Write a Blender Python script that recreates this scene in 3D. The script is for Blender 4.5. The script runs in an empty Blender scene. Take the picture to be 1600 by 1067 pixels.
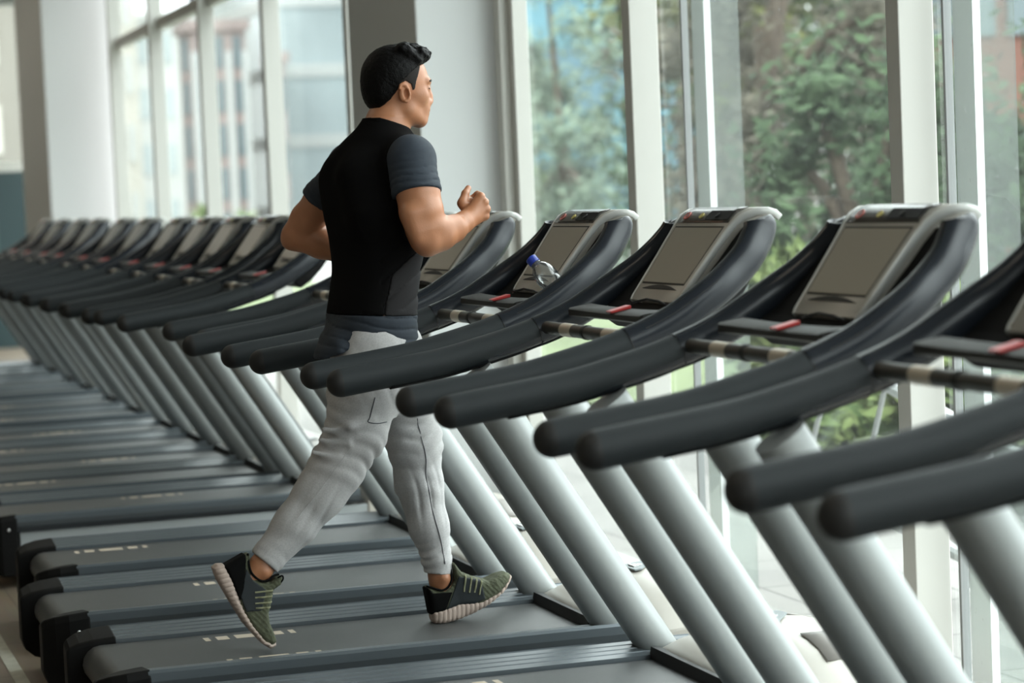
SKY = 3.2
EXPO = 1.72
import bpy, bmesh, math, random
import numpy as np
from mathutils import Vector, Matrix
random.seed(7); rng = np.random.default_rng(7)
sc = bpy.context.scene
COL = sc.collection
PI = math.pi

# ------------------------------------------------------------------ helpers
def link(o, parent=None):
    COL.objects.link(o)
    if parent is not None: o.parent = parent
    return o
def tag(o, label=None, cat=None, group=None, kind=None):
    if label: o['label'] = label
    if cat: o['category'] = cat
    if group: o['group'] = group
    if kind: o['kind'] = kind
    return o
def empty(name, loc, label=None, cat=None, group=None):
    o = bpy.data.objects.new(name, None); o.location = loc; o.empty_display_size = .1
    link(o); return tag(o, label, cat, group)
def part_label(o, s): o['label'] = s; return o

class MB:
    """collects geometry for ONE mesh object"""
    def __init__(s): s.v = []; s.f = []; s.m = []; s.cur = 0
    def add(s, vs, fs):
        b = len(s.v); s.v += [tuple(v) for v in vs]
        for f in fs: s.f.append(tuple(b+i for i in f)); s.m.append(s.cur)
        return s
    def box(s, x0, x1, y0, y1, z0, z1):
        v = [(x0,y0,z0),(x1,y0,z0),(x1,y1,z0),(x0,y1,z0),(x0,y0,z1),(x1,y0,z1),(x1,y1,z1),(x0,y1,z1)]
        return s.add(v, [(0,3,2,1),(4,5,6,7),(0,1,5,4),(1,2,6,5),(2,3,7,6),(3,0,4,7)])
    def prism(s, prof, axis, a, b):
        """polygon prof in the two other axes, extruded along axis from a to b"""
        n = len(prof)
        def mk(p, q):
            if axis == 'x': return (q, p[0], p[1])
            if axis == 'y': return (p[0], q, p[1])
            return (p[0], p[1], q)
        vs = [mk(p, a) for p in prof] + [mk(p, b) for p in prof]
        fs = [(i, (i+1) % n, n+(i+1) % n, n+i) for i in range(n)] + [tuple(range(n))[::-1], tuple(range(n, 2*n))]
        return s.add(vs, fs)
    def rings(s, rings, cap=True, closed=True):
        n = len(rings[0]); vs = [p for r in rings for p in r]; fs = []
        for k in range(len(rings)-1):
            for i in range(n if closed else n-1):
                j = (i+1) % n
                fs.append((k*n+i, k*n+j, (k+1)*n+j, (k+1)*n+i))
        if cap:
            fs.append(tuple(range(n))[::-1]); fs.append(tuple((len(rings)-1)*n+i for i in range(n)))
        return s.add(vs, fs)
    def tube(s, pts, rad, n=16, side=(0,1,0), expo=2.0, cap=True):
        """sweep along pts; rad: list of (ra along side, rb across) or floats"""
        pts = [Vector(p) for p in pts]; side = Vector(side); R = []
        for k, p in enumerate(pts):
            t = (pts[min(k+1, len(pts)-1)] - pts[max(k-1, 0)]).normalized()
            sd_ = side if abs(side.normalized().dot(t)) < .98 else Vector((0,0,1)); a = (sd_ - t*sd_.dot(t)).normalized(); b = t.cross(a)
            r = rad[k] if isinstance(rad, (list, tuple)) and not isinstance(rad, float) else rad
            ra, rb = (r if isinstance(r, (tuple, list)) else (r, r))
            ring = []
            for i in range(n):
                th = 2*PI*i/n; c, q = math.cos(th), math.sin(th)
                e = 2.0/expo
                ring.append(p + a*(ra*math.copysign(abs(c)**e, c)) + b*(rb*math.copysign(abs(q)**e, q)))
            R.append(ring)
        return s.rings(R, cap)
    def lathe(s, prof, org, ax, n=24):
        """prof: (distance along axis, radius)"""
        org = Vector(org); ax = Vector(ax).normalized()
        u = ax.orthogonal().normalized(); w = ax.cross(u)
        R = [[org+ax*d+u*(r*math.cos(2*PI*i/n))+w*(r*math.sin(2*PI*i/n)) for i in range(n)] for d, r in prof]
        return s.rings(R)
    def ball(s, c, r, n=12, m=8):
        c = Vector(c); r = r if isinstance(r, (tuple, list)) else (r, r, r)
        R = []
        for k in range(m+1):
            ph = PI*(k+.001)/(m+.002) - PI/2
            R.append([(c.x+r[0]*math.cos(ph)*math.cos(2*PI*i/n), c.y+r[1]*math.cos(ph)*math.sin(2*PI*i/n), c.z+r[2]*math.sin(ph)) for i in range(n)])
        return s.rings(R)
    def build(s, name, mat, parent=None, smooth=None, bevel=0, loc=None):
        me = bpy.data.meshes.new(name); me.from_pydata(s.v, [], s.f)
        mats = mat if isinstance(mat, (list, tuple)) else [mat]
        for m in mats: me.materials.append(m)
        bm = bmesh.new(); bm.from_mesh(me)
        for f, mi in zip(bm.faces, s.m): f.material_index = mi
        bmesh.ops.recalc_face_normals(bm, faces=bm.faces); bm.to_mesh(me); bm.free()
        o = bpy.data.objects.new(name, me); link(o, parent)
        if loc: o.location = loc
        if bevel:
            md = o.modifiers.new('bevel', 'BEVEL'); md.width = bevel; md.segments = 2; md.limit_method = 'ANGLE'; md.angle_limit = .6
        if smooth is not None:
            me.shade_smooth()
            try: me.set_sharp_from_angle(angle=math.radians(smooth))
            except Exception: pass
        return o

# ------------------------------------------------------------------ materials
def mat(name, col, rough=.5, metal=0, bump=0, bscale=200, var=0, vscale=8, spec=.5, coat=0, sss=0, emis=None, trans=0, sheen=0):
    m = bpy.data.materials.new(name); m.use_nodes = True
    nt = m.node_tree; b = nt.nodes['Principled BSDF']
    b.inputs['Base Color'].default_value = (*col, 1); b.inputs['Roughness'].default_value = rough
    b.inputs['Metallic'].default_value = metal; b.inputs['Specular IOR Level'].default_value = spec
    b.inputs['Coat Weight'].default_value = coat
    if sheen: b.inputs['Sheen Weight'].default_value = sheen
    if sss:
        b.inputs['Subsurface Weight'].default_value = sss; b.inputs['Subsurface Radius'].default_value = (.012, .004, .002); b.inputs['Subsurface Scale'].default_value = 1
    if trans: b.inputs['Transmission Weight'].default_value = trans
    if emis: b.inputs['Emission Color'].default_value = (*emis[0], 1); b.inputs['Emission Strength'].default_value = emis[1]
    tc = nt.nodes.new('ShaderNodeTexCoord')
    if var:
        n = nt.nodes.new('ShaderNodeTexNoise'); n.inputs['Scale'].default_value = vscale; n.inputs['Detail'].default_value = 4
        nt.links.new(tc.outputs['Object'], n.inputs['Vector'])
        r = nt.nodes.new('ShaderNodeMapRange'); r.inputs['From Min'].default_value = .25; r.inputs['From Max'].default_value = .75
        r.inputs['To Min'].default_value = 1-var; r.inputs['To Max'].default_value = 1+var
        nt.links.new(n.outputs['Fac'], r.inputs['Value'])
        mx = nt.nodes.new('ShaderNodeVectorMath'); mx.operation = 'SCALE'; mx.inputs[0].default_value = col
        nt.links.new(r.outputs['Result'], mx.inputs['Scale']); nt.links.new(mx.outputs['Vector'], b.inputs['Base Color'])
    if bump:
        n2 = nt.nodes.new('ShaderNodeTexNoise'); n2.inputs['Scale'].default_value = bscale; n2.inputs['Detail'].default_value = 3
        nt.links.new(tc.outputs['Object'], n2.inputs['Vector'])
        bp = nt.nodes.new('ShaderNodeBump'); bp.inputs['Strength'].default_value = bump; bp.inputs['Distance'].default_value = .002
        nt.links.new(n2.outputs['Fac'], bp.inputs['Height']); nt.links.new(bp.outputs['Normal'], b.inputs['Normal'])
    return m

M = {}
M['grip'] = mat('grip rubber', (.017,.021,.023), .55, bump=.15, bscale=900, spec=.25)
M['gripend'] = mat('grip end rubber', (.008,.008,.008), .6)
M['arm'] = mat('arm plastic', (.012,.015,.02), .27, spec=.34)
M['seam'] = mat('seam', (.004,.004,.004), .6)
M['blackplastic'] = mat('black plastic', (.007,.007,.007), .55, bump=.1, bscale=700, spec=.12)
M['dash'] = mat('dash plastic', (.004,.004,.004), .7, spec=.15)
M['tray'] = mat('tray plastic', (.022,.022,.020), .55, spec=.3)
M['silver'] = mat('silver paint', (.31,.328,.325), .36, metal=.35, bump=.03, bscale=1500)
M['panel'] = mat('side panel paint', (.36,.39,.40), .45, metal=.2)
M['rail'] = mat('rail', (.095,.112,.124), .34, metal=.3)
M['raildark'] = mat('rail dark', (.010,.013,.016), .4)
M['belt'] = mat('belt', (.058,.06,.06), .42, bump=.35, bscale=1100, var=.14, vscale=6)
M['mark'] = mat('belt mark', (.50,.43,.34), .7)
M['cover'] = mat('cover plastic', (.48,.455,.41), .4)
M['coverdark'] = mat('cover inset', (.33,.31,.29), .45)
M['frame'] = mat('console frame', (.36,.345,.31), .38, metal=.15)
M['edge'] = mat('console edge highlight', (.52,.53,.51), .3, metal=.2)  # paler than the frame to paint light caught along its sides
M['screen'] = mat('screen', (.30,.27,.215), .36)
M['under'] = mat('arm underside', (.012,.012,.012), .7, spec=.1)
M['dark'] = mat('dark strip', (.06,.056,.05), .25)
M['red'] = mat('stop red', (.42,.028,.026), .35)
M['yellow'] = mat('button yellow', (.5,.42,.12), .4)
M['redring'] = mat('ring red', (.5,.12,.1), .4)
M['sensor'] = mat('sensor plate', (.52,.46,.37), .4, metal=.3)
M['bar'] = mat('bar rubber', (.03,.028,.022), .45)
M['screw'] = mat('screw', (.7,.7,.7), .3, metal=.9)
M['badge'] = mat('badge grey', (.22,.25,.26), .4)
M['white'] = mat('white print', (.75,.76,.75), .5)
M['wallpaint'] = mat('wall paint', (.28,.28,.26), .75, bump=.05, bscale=60)
M['colpaint'] = mat('column paint', (.58,.60,.60), .7, bump=.04, bscale=80)
M['winframe'] = mat('window frame paint', (.54,.535,.50), .5, bump=.04, bscale=30)
M['ceil'] = mat('ceiling', (.36,.35,.33), .85)
M['concrete'] = mat('pavement', (.80,.78,.74), .85, var=.08, vscale=1.5)
M['skin'] = mat('skin', (.41,.178,.09), .4, sss=.06, var=.10, vscale=14, bump=.12, bscale=260)
M['hair'] = mat('hair', (.0014,.0012,.0012), .5, spec=.12, bump=.9, bscale=300)
M['lip'] = mat('lip', (.36,.14,.10), .45)
M['eyewhite'] = mat('eye', (.6,.57,.54), .2)
M['black_cloth'] = mat('black cloth', (.0045,.0043,.0044), .9, spec=.06, bump=.25, bscale=700)
M['slate_cloth'] = mat('slate cloth', (.026,.034,.046), .72, spec=.25, bump=.25, bscale=900, var=.12, vscale=40)
M['hem_cloth'] = mat('hem cloth', (.025,.032,.043), .75, spec=.3, bump=.25, bscale=900, var=.12, vscale=40)
M['pants'] = mat('grey jersey', (.47,.462,.462), .9, spec=.2, bump=.35, bscale=900, var=.13, vscale=260)
M['stitch'] = mat('dark stitching', (.06,.065,.075), .8)
M['shoe_green'] = mat('olive knit', (.075,.082,.048), .85, bump=.8, bscale=420, var=.35, vscale=90)
M['shoe_black'] = mat('shoe black', (.005,.005,.005), .9, spec=.08)
M['shoe_grey'] = mat('shoe grey', (.022,.027,.03), .65, spec=.3)
M['lace'] = mat('lace olive', (.22,.22,.13), .85)
M['sole'] = mat('sole', (.44,.345,.295), .65, var=.06, vscale=30)
M['cap_blue'] = mat('blue cap', (.01,.035,.30), .35)

def glass_mat(name, tint=(1,1,1), refl=1.0, haze=0.0, rough=0.0):
    m = bpy.data.materials.new(name); m.use_nodes = True; nt = m.node_tree; nt.nodes.clear()
    out = nt.nodes.new('ShaderNodeOutputMaterial'); tr = nt.nodes.new('ShaderNodeBsdfTransparent'); gl = nt.nodes.new('ShaderNodeBsdfGlossy')
    tr.inputs['Color'].default_value = (*tint, 1); gl.inputs['Roughness'].default_value = rough
    fr = nt.nodes.new('ShaderNodeFresnel'); fr.inputs['IOR'].default_value = 1.45
    ml = nt.nodes.new('ShaderNodeMath'); ml.operation = 'MULTIPLY'; ml.inputs[1].default_value = refl
    mx = nt.nodes.new('ShaderNodeMixShader')
    nt.links.new(fr.outputs['Fac'], ml.inputs[0]); nt.links.new(ml.outputs['Value'], mx.inputs['Fac'])
    base = tr.outputs['BSDF']
    if haze:
        df = nt.nodes.new('ShaderNodeBsdfDiffuse'); df.inputs['Color'].default_value = (.8,.83,.82,1)
        tl = nt.nodes.new('ShaderNodeBsdfTranslucent'); tl.inputs['Color'].default_value = (.8,.83,.82,1)
        ad = nt.nodes.new('ShaderNodeMixShader'); ad.inputs['Fac'].default_value = .6
        nt.links.new(df.outputs['BSDF'], ad.inputs[1]); nt.links.new(tl.outputs['BSDF'], ad.inputs[2])
        # faint haze: fine speckles plus an even film
        tc = nt.nodes.new('ShaderNodeTexCoord'); n = nt.nodes.new('ShaderNodeTexNoise'); n.inputs['Scale'].default_value = 55; n.inputs['Detail'].default_value = 2
        nt.links.new(tc.outputs['Object'], n.inputs['Vector'])
        r = nt.nodes.new('ShaderNodeMapRange'); r.inputs['From Min'].default_value = .70; r.inputs['From Max'].default_value = .76
        r.inputs['To Min'].default_value = haze; r.inputs['To Max'].default_value = min(1, haze+.12)
        nt.links.new(n.outputs['Fac'], r.inputs['Value'])
        m2 = nt.nodes.new('ShaderNodeMixShader'); nt.links.new(r.outputs['Result'], m2.inputs['Fac'])
        nt.links.new(tr.outputs['BSDF'], m2.inputs[1]); nt.links.new(ad.outputs['Shader'], m2.inputs[2]); base = m2.outputs['Shader']
    nt.links.new(base, mx.inputs[1]); nt.links.new(gl.outputs['BSDF'], mx.inputs[2]); nt.links.new(mx.outputs['Shader'], out.inputs['Surface'])
    return m
M['glass'] = glass_mat('window glass', (.90,.94,.93), .14, haze=.014)
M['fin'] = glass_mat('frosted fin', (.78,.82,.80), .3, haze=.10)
M['pet'] = glass_mat('bottle plastic', (.93,.95,.95), 2.2, haze=.13, rough=.06)

def floor_mat():
    m = bpy.data.materials.new('wood floor'); m.use_nodes = True; nt = m.node_tree; b = nt.nodes['Principled BSDF']
    tc = nt.nodes.new('ShaderNodeTexCoord'); mp = nt.nodes.new('ShaderNodeMapping'); mp.inputs['Rotation'].default_value = (0,0,PI/2)
    br = nt.nodes.new('ShaderNodeTexBrick'); br.inputs['Scale'].default_value = 1; br.inputs['Brick Width'].default_value = 1.2; br.inputs['Row Height'].default_value = .15
    br.inputs['Mortar Size'].default_value = .003; br.inputs['Color1'].default_value = (.27,.215,.16,1); br.inputs['Color2'].default_value = (.22,.17,.125,1); br.inputs['Mortar'].default_value = (.12,.09,.07,1)
    n = nt.nodes.new('ShaderNodeTexNoise'); n.inputs['Scale'].default_value = 6; n.inputs['Detail'].default_value = 6
    mp2 = nt.nodes.new('ShaderNodeMapping'); mp2.inputs['Scale'].default_value = (6,.6,1)
    nt.links.new(tc.outputs['Object'], mp.inputs['Vector']); nt.links.new(mp.outputs['Vector'], br.inputs['Vector'])
    nt.links.new(tc.outputs['Object'], mp2.inputs['Vector']); nt.links.new(mp2.outputs['Vector'], n.inputs['Vector'])
    mx = nt.nodes.new('ShaderNodeMix'); mx.data_type = 'RGBA'; mx.blend_type = 'MULTIPLY'; mx.inputs['Factor'].default_value = .35
    nt.links.new(br.outputs['Color'], mx.inputs[6]); nt.links.new(n.outputs['Color'], mx.inputs[7]); nt.links.new(mx.outputs[2], b.inputs['Base Color'])
    b.inputs['Roughness'].default_value = .38
    return m
M['floor'] = floor_mat()

def pave_mat():
    m = bpy.data.materials.new('paving'); m.use_nodes = True; nt = m.node_tree; b = nt.nodes['Principled BSDF']
    tc = nt.nodes.new('ShaderNodeTexCoord'); br = nt.nodes.new('ShaderNodeTexBrick'); br.inputs['Scale'].default_value = 1; br.offset = 0
    br.inputs['Brick Width'].default_value = .6; br.inputs['Row Height'].default_value = .6; br.inputs['Mortar Size'].default_value = .008
    br.inputs['Color1'].default_value = (.19,.18,.168,1); br.inputs['Color2'].default_value = (.165,.157,.147,1); br.inputs['Mortar'].default_value = (.085,.08,.076,1)
    nt.links.new(tc.outputs['Object'], br.inputs['Vector']); nt.links.new(br.outputs['Color'], b.inputs['Base Color']); b.inputs['Roughness'].default_value = .8
    return m
M['paving'] = pave_mat()

def foliage_mat(name, c1, c2):
    m = bpy.data.materials.new(name); m.use_nodes = True; nt = m.node_tree; b = nt.nodes['Principled BSDF']
    tc = nt.nodes.new('ShaderNodeTexCoord'); n = nt.nodes.new('ShaderNodeTexNoise'); n.inputs['Scale'].default_value = 2.2; n.inputs['Detail'].default_value = 6
    nt.links.new(tc.outputs['Object'], n.inputs['Vector'])
    r = nt.nodes.new('ShaderNodeValToRGB'); r.color_ramp.elements[0].position = .35; r.color_ramp.elements[1].position = .68
    r.color_ramp.elements[0].color = (*c1,1); r.color_ramp.elements[1].color = (*c2,1)
    nt.links.new(n.outputs['Fac'], r.inputs['Fac']); nt.links.new(r.outputs['Color'], b.inputs['Base Color']); b.inputs['Roughness'].default_value = .9; b.inputs['Specular IOR Level'].default_value = .15
    return m
M['leaf_dark'] = foliage_mat('dark leaves', (.028,.045,.026), (.065,.10,.05))
M['leaf_olive'] = foliage_mat('olive leaves', (.035,.045,.02), (.14,.145,.05))
M['leaf_grey'] = foliage_mat('grey green leaves', (.10,.14,.11), (.20,.25,.18))
M['leaf_bright'] = foliage_mat('bright leaves', (.06,.095,.03), (.17,.20,.075))
M['leaf_brown'] = foliage_mat('brownish leaves', (.05,.045,.036), (.11,.10,.075))
M['bark'] = mat('bark', (.10,.075,.055), .9, var=.3, vscale=12)
M['grass'] = mat('lawn', (.085,.11,.04), .9, var=.35, vscale=3)
M['bld_blue'] = mat('blue curtain wall', (.06,.16,.20), .2, var=.15, vscale=.4)
M['bld_blue_d'] = mat('blue spandrel', (.05,.11,.14), .3)
M['bld_beige'] = mat('beige render', (.44,.415,.365), .8, var=.06, vscale=.3)
M['bld_pale'] = mat('pale render', (.42,.425,.41), .8, var=.08, vscale=.25)
M['bld_brick'] = mat('pinkish brick', (.27,.21,.195), .85, var=.12, vscale=.8)
M['bld_red'] = mat('red brick', (.15,.06,.04), .85, var=.12, vscale=1)
M['bld_glass'] = mat('pale glass', (.33,.37,.375), .15, var=.15, vscale=.3)
M['pane'] = mat('far pane', (.11,.14,.15), .7)
M['white_metal'] = mat('white metal', (.40,.41,.41), .4)
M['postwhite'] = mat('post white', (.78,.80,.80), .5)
M['jointgrey'] = mat('joint grey', (.25,.26,.26), .4)
M['bld_tan'] = mat('tan render', (.17,.155,.13), .85, var=.08, vscale=.3)
M['chrome'] = mat('bright metal', (.6,.62,.62), .3, metal=.7)
M['teal'] = mat('dark teal', (.02,.045,.05), .3)
M['tealpane'] = mat('teal pane', (.12,.2,.19), .2)
M['duct'] = mat('tape', (.52,.52,.44), .5, var=.15, vscale=20)
# ------------------------------------------------------------------ treadmill
X0 = 1.75                      # local origin of a treadmill (world x)
def L(p): return (p[0]-X0, p[1], p[2])
def catmull(pts, n=6):
    P = [Vector(p) for p in pts]; P = [P[0]*2-P[1]] + P + [P[-1]*2-P[-2]]; out = []
    for i in range(1, len(P)-2):
        for k in range(n):
            t = k/n; a, b, c, d = P[i-1], P[i], P[i+1], P[i+2]
            out.append(.5*((2*b)+(c-a)*t+(2*a-5*b+4*c-d)*t*t+(3*b-a-3*c+d)*t*t*t))
    out.append(P[-2]); return out

def belt_mesh(off):
    b = MB(); hw = .227
    top, r = .262, .052
    prof = []
    for k in range(9):
        th = PI/2 + PI*k/8; prof.append((.885+r*math.cos(th), top-r+r*math.sin(th)))
    for k in range(9):
        th = -PI/2 + PI*k/8; prof.append((2.21+r*math.cos(th), top-r+r*math.sin(th)))
    b.prism([(p[0]-X0, p[1]) for p in prof], 'y', -hw, hw)
    b.cur = 1
    for y0, y1 in ((.125,.178), (-.222,-.172)):
        for x, w in ((0,.016),(.035,.034),(.088,.082),(.19,.034),(.243,.016)):
            b.box(off+x-X0, off+x+w-X0, y0, y1, top-.001, top+.0006)
    return b

def make_treadmill():
    root = empty('treadmill', (X0, 0, 0))
    for s in (-1, 1):
        # ribbed foot rail, sloping down to the belt
        n = 4; prof = [(.238,.250),(.238,.272)]
        for k in range(n):
            y0 = .243+(.365-.243)*k/n; y1 = .243+(.365-.243)*(k+1)/n
            z = lambda y: .272+.019*(y-.238)/.13
            prof += [(y0, z(y0)),(y1-.008, z(y1-.008)),(y1-.0065, z(y1)-.005),(y1-.0015, z(y1)-.005)]
        prof += [(.368,.291),(.376,.284),(.376,.262),(.370,.243),(.30,.240)]
        b = MB(); b.prism([(s*p[0], p[1]) for p in prof], 'x', .925-X0, 2.325-X0)
        rl = b.build('side_rail', M['rail'], root)
        lip = MB(); lip.prism([(.925-X0,.222),(2.34-X0,.233),(2.34-X0,.243),(.925-X0,.243)], 'y', min(s*.352,s*.374), max(s*.352,s*.374)); lip.build('rail_lip', M['raildark'], rl)
        # silver side skirt
        b = MB(); b.box(.94-X0, 2.42-X0, min(s*.345,s*.362), max(s*.345,s*.362), .075, .222)
        b.build('side_panel', M['panel'], root, bevel=.004)
        # rear end cap
        R = []
        for x, zt, zb, yi, yo in ((.932,.294,.05,.236,.380),(.87,.289,.05,.240,.379),(.83,.282,.062,.246,.362),(.803,.272,.085,.250,.338),(.793,.262,.115,.252,.328)):
            R.append([(x-X0, s*yi, zb),(x-X0, s*yo, zb),(x-X0, s*yo, zt-.02),(x-X0, s*(yo-.012), zt),(x-X0, s*(yi+.006), zt-.014),(x-X0, s*yi, zt-.022)])
        b = MB(); b.rings(R); cp = b.build('end_cap', M['blackplastic'], root, bevel=.005)
        sc_ = MB(); sc_.lathe([(0,.006),(.003,.006),(.004,.003)], (.897-X0, s*.379, .235), (0, s, 0), 10); sc_.lathe([(0,.006),(.003,.006),(.004,.003)], (.800-X0, s*.29, .215), (-1, 0, 0), 10)
        sc_.build('screw', M['screw'], cp)
        # upright
        b = MB(); a = Vector(L((2.235, s*.315, .245))); c = Vector(L((1.748, s*.318, 1.022)))
        pts = [a+(c-a)*t for t in (0,.06,.5,.94,1)]
        b.tube(pts, [(.047,.050)]*5, 28, side=(0,1,0), expo=2.25)
        ri = MB(); d = (c-a).normalized()
        up = b.build('upright', M['silver'], root, smooth=40)
        # handrail: padded grip, then the arm that curls up to the console
        cen = [(1.405,1.020),(1.48,1.0295),(1.57,1.041),(1.685,1.058),(1.80,1.084),(1.87,1.102),(1.925,1.119)]
        arm = [(1.925,1.119,.336),(1.98,1.138,.336),(2.04,1.164,.336),(2.10,1.198,.334),(2.160,1.235,.326),(2.213,1.272,.308),(2.254,1.308,.294),(2.282,1.342,.276),(2.296,1.366,.266),(2.299,1.384,.261),(2.297,1.392,.260)]
        pa = catmull([L((x, s*y, z)) for x, z, y in arm], 5)
        n = len(pa); ra = []
        for k in range(n):
            t = k/(n-1); w = .037-.009*min(1,t*1.2); q = 1 if t < .86 else math.sqrt(max(.02,1-((t-.86)/.14)**2)); ra.append((w*q, q*(.0375+.003*math.sin(min(1,t*1.2)*PI*.6))))
        b = MB(); b.tube(pa, ra, 28, expo=2.2); hr = b.build('handrail', M['arm'], root, smooth=50)
        b = MB(); pg = catmull([L((x, s*.336, z)) for x, z in cen], 5); b.tube(pg, [.0365]*len(pg), 26); gp = b.build('grip', M['grip'], hr, smooth=50)
        b = MB(); R = []                                           # smooth plastic wedge let into the underside of the grip
        for k_ in range(12, len(pg)):
            t_ = (pg[min(k_+1,len(pg)-1)]-pg[k_-1]).normalized(); nb_ = t_.cross(Vector((0,1,0))); w_ = min(1.25, .15+(k_-12)*.11); ring = []
            for q_ in range(9):
                th = -PI/2+w_*(-1+2*q_/8); ring.append(tuple(pg[k_]+Vector((0,s,0))*(.0371*math.cos(th))+nb_*(.0371*math.sin(th))))
            R.append(ring)
        b.rings(R, cap=False, closed=False); o_ = b.build('grip_inlay', M['arm'], gp, smooth=60); part_label(o_, 'smooth blue-grey wedge let into the grip')
        b = MB(); d0 = (pg[0]-pg[1]).normalized(); b.lathe([(-.001,.0366)]+[(.0366*math.sin(t), .0366*math.cos(t)) for t in np.linspace(0,1.55,8)], pg[0], d0, 26); part_label(b.build('grip_end', M['gripend'], hr, smooth=60), 'black rounded grip end')
        b = MB(); i0 = len(pg)-1; b.tube([pg[-1]-(pg[-1]-pg[-2]).normalized()*.0016, pg[-1]+(pg[-1]-pg[-2]).normalized()*.0016], [.0376,.0376], 26); b.build('seam_ring', M['seam'], hr)
        # moulded line along the outer side of the arm
        b = MB(); ln = []
        for k in range(4, n-6):
            t = (pa[k+1]-pa[k-1]).normalized(); sd = Vector((0,s,0)); nb = t.cross(Vector((0,1,0)))
            ln.append(pa[k]+sd*(ra[k][0]*.86)+nb*(ra[k][1]*.55))
        b.tube(ln, [.0014]*len(ln), 6); b.build('arm_line', M['seam'], hr)
        # underside cable channel of the arm
        b = MB(); un = [p-Vector((0,0,.036)) for p in pg[8:]]+[pa[k]-(pa[k+1]-pa[k-1]).normalized().cross(Vector((0,1,0)))*(ra[k][1]*.95) for k in range(1,8)]
        b.tube(un, [(.018,.005)]*len(un), 10); b.build('arm_underside', M['under'], hr, smooth=60)
    # motor cover
    R = []
    for x, zt, hw, zs, cr in ((2.185,.288,.245,.262,.0),(2.20,.300,.262,.262,.004),(2.26,.315,.285,.255,.012),(2.33,.322,.30,.22,.02),(2.36,.330,.372,.16,.028),(2.45,.338,.376,.10,.034),(2.55,.325,.376,.07,.036),(2.64,.292,.368,.06,.032),(2.71,.235,.35,.06,.02),(2.745,.17,.33,.065,.01),(2.755,.10,.31,.08,.0)):
        zb = .05 if x > 2.34 else zs-.02
        ring = [(x-X0,-hw,zb),(x-X0,hw,zb),(x-X0,hw,zs)]
        for k in range(13):
            u = 1-2*k/12; y = hw*u
            z = zt - .075*abs(u)**5*(1 if x>2.34 else .25) + cr*math.cos(u*PI/2)
            ring.append((x-X0, y*.985, max(z, zs+.004)))
        ring.append((x-X0,-hw,zs)); R.append(ring)
    b = MB(); b.rings(R); mc = b.build('motor_cover', M['cover'], root, smooth=45, bevel=.004)
    b = MB()                                                                    # inset panel and vents
    for s in (-1,1):
        R = []
        for x, zt, cr in ((2.42,.336,.034),(2.50,.334,.036),(2.57,.320,.036),(2.63,.297,.033)):
            row = []
            for k in range(7):
                u = s*(.38+.42*k/6); z = zt-.075*abs(u)**5+cr*math.cos(u*PI/2)+.0025; row.append((x-X0, .37*u, z))
            R.append(row)
        b = MB(); b.rings(R, cap=False, closed=False)
        o = b.build('cover_inset', M['coverdark'], mc, smooth=60); o.modifiers.new('s','SOLIDIFY').thickness = .003
    bd = MB(); x0, x1 = 2.40, 2.475
    bd.add([(x0-X0,.12,.366),(x1-X0,.12,.374),(x1-X0,.06,.377),(x0-X0+.02,-.01,.372),(x0-X0,-.01,.370)], [(0,1,2,3,4)])
    bd.cur = 1
    for k in range(4): bd.box(x0+.012+.012*k-X0, x0+.020+.012*k-X0, .03+.018*k*.4, .085-.006*k, .374, .3775)
    o = bd.build('badge', [M['badge'], M['white']], mc); o.modifiers.new('s','SOLIDIFY').thickness = .004
    b = MB(); b.prism([(.0,0),(.03,0),(.03,.028),(.006,.03)], 'y', -.245, .245)
    for i, v in enumerate(b.v): b.v[i] = (v[0]+2.165-X0, v[1], v[2]+.262)
    b.build('cover_trim', M['seam'], root)
    b = MB(); b.box(.95-X0, 2.55-X0, -.33, .33, .06, .19)
    for s in (-1,1):
        for x in (1.05, 2.5): b.lathe([(0,.03),(.06,.026)], (x-X0, s*.27, 0), (0,0,1), 14)
    b.build('chassis', M['blackplastic'], root)
    # cross bar with hand sensors
    b = MB(); b.tube([L((1.945,y,1.129)) for y in (-.315,.315)], [.0165,.0165], 18); cb = b.build('sensor_bar', M['bar'], root, smooth=40)
    for y0, y1 in ((.085,.165),(-.225,-.145)):
        b = MB(); b.tube([L((1.945,y,1.129)) for y in (y0,y1)], [.0175,.0175], 18); part_label(b.build('sensor_plate', M['sensor'], cb, smooth=40), 'beige metal hand sensor plate')
    b = MB(); b.tube([L((1.945,y,1.129)) for y in (-.012,.004)], [.0185,.0185], 18); b.build('bar_clip', M['seam'], cb, smooth=40)
    # accessory tray under the console
    R = []
    for x, zt, zb, hw in ((1.994,1.171,1.160,.256),(2.0,1.175,1.156,.262),(2.03,1.180,1.156,.264),(2.050,1.183,1.160,.264),(2.054,1.168,1.160,.262)):
        ring = []
        for k in range(9):
            u = -1+2*k/8; ring.append((x-X0+.012*(u*u-.5)*-1*(1 if x<2.02 else 0), hw*u, zt+.004*u*u))
        for k in range(9):
            u = 1-2*k/8; ring.append((x-X0+.012*(u*u-.5)*-1*(1 if x<2.02 else 0), hw*u, zb))
        R.append(ring)
    b = MB(); b.rings(R); ty = b.build('tray', M['tray'], root, smooth=40)
    b = MB(); b.add([(p[0]-X0,p[1],p[2]) for p in ((1.997,-.042,1.174),(1.997,-.006,1.174),(2.048,-.006,1.183),(2.048,-.042,1.183),(1.993,-.042,1.179),(1.993,-.006,1.179),(2.048,-.006,1.192),(2.048,-.042,1.192))], [(0,3,2,1),(4,5,6,7),(0,1,5,4),(1,2,6,5),(2,3,7,6),(3,0,4,7)])
    part_label(b.build('stop_tab', M['red'], ty, bevel=.002), 'red emergency stop tab')
    b = MB(); b.tube([L(p) for p in ((2.06,-.02,1.196),(2.085,-.05,1.205),(2.10,-.09,1.20),(2.11,-.12,1.19))], [.003]*4, 8); b.build('tether_cord', M['seam'], ty)
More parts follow.
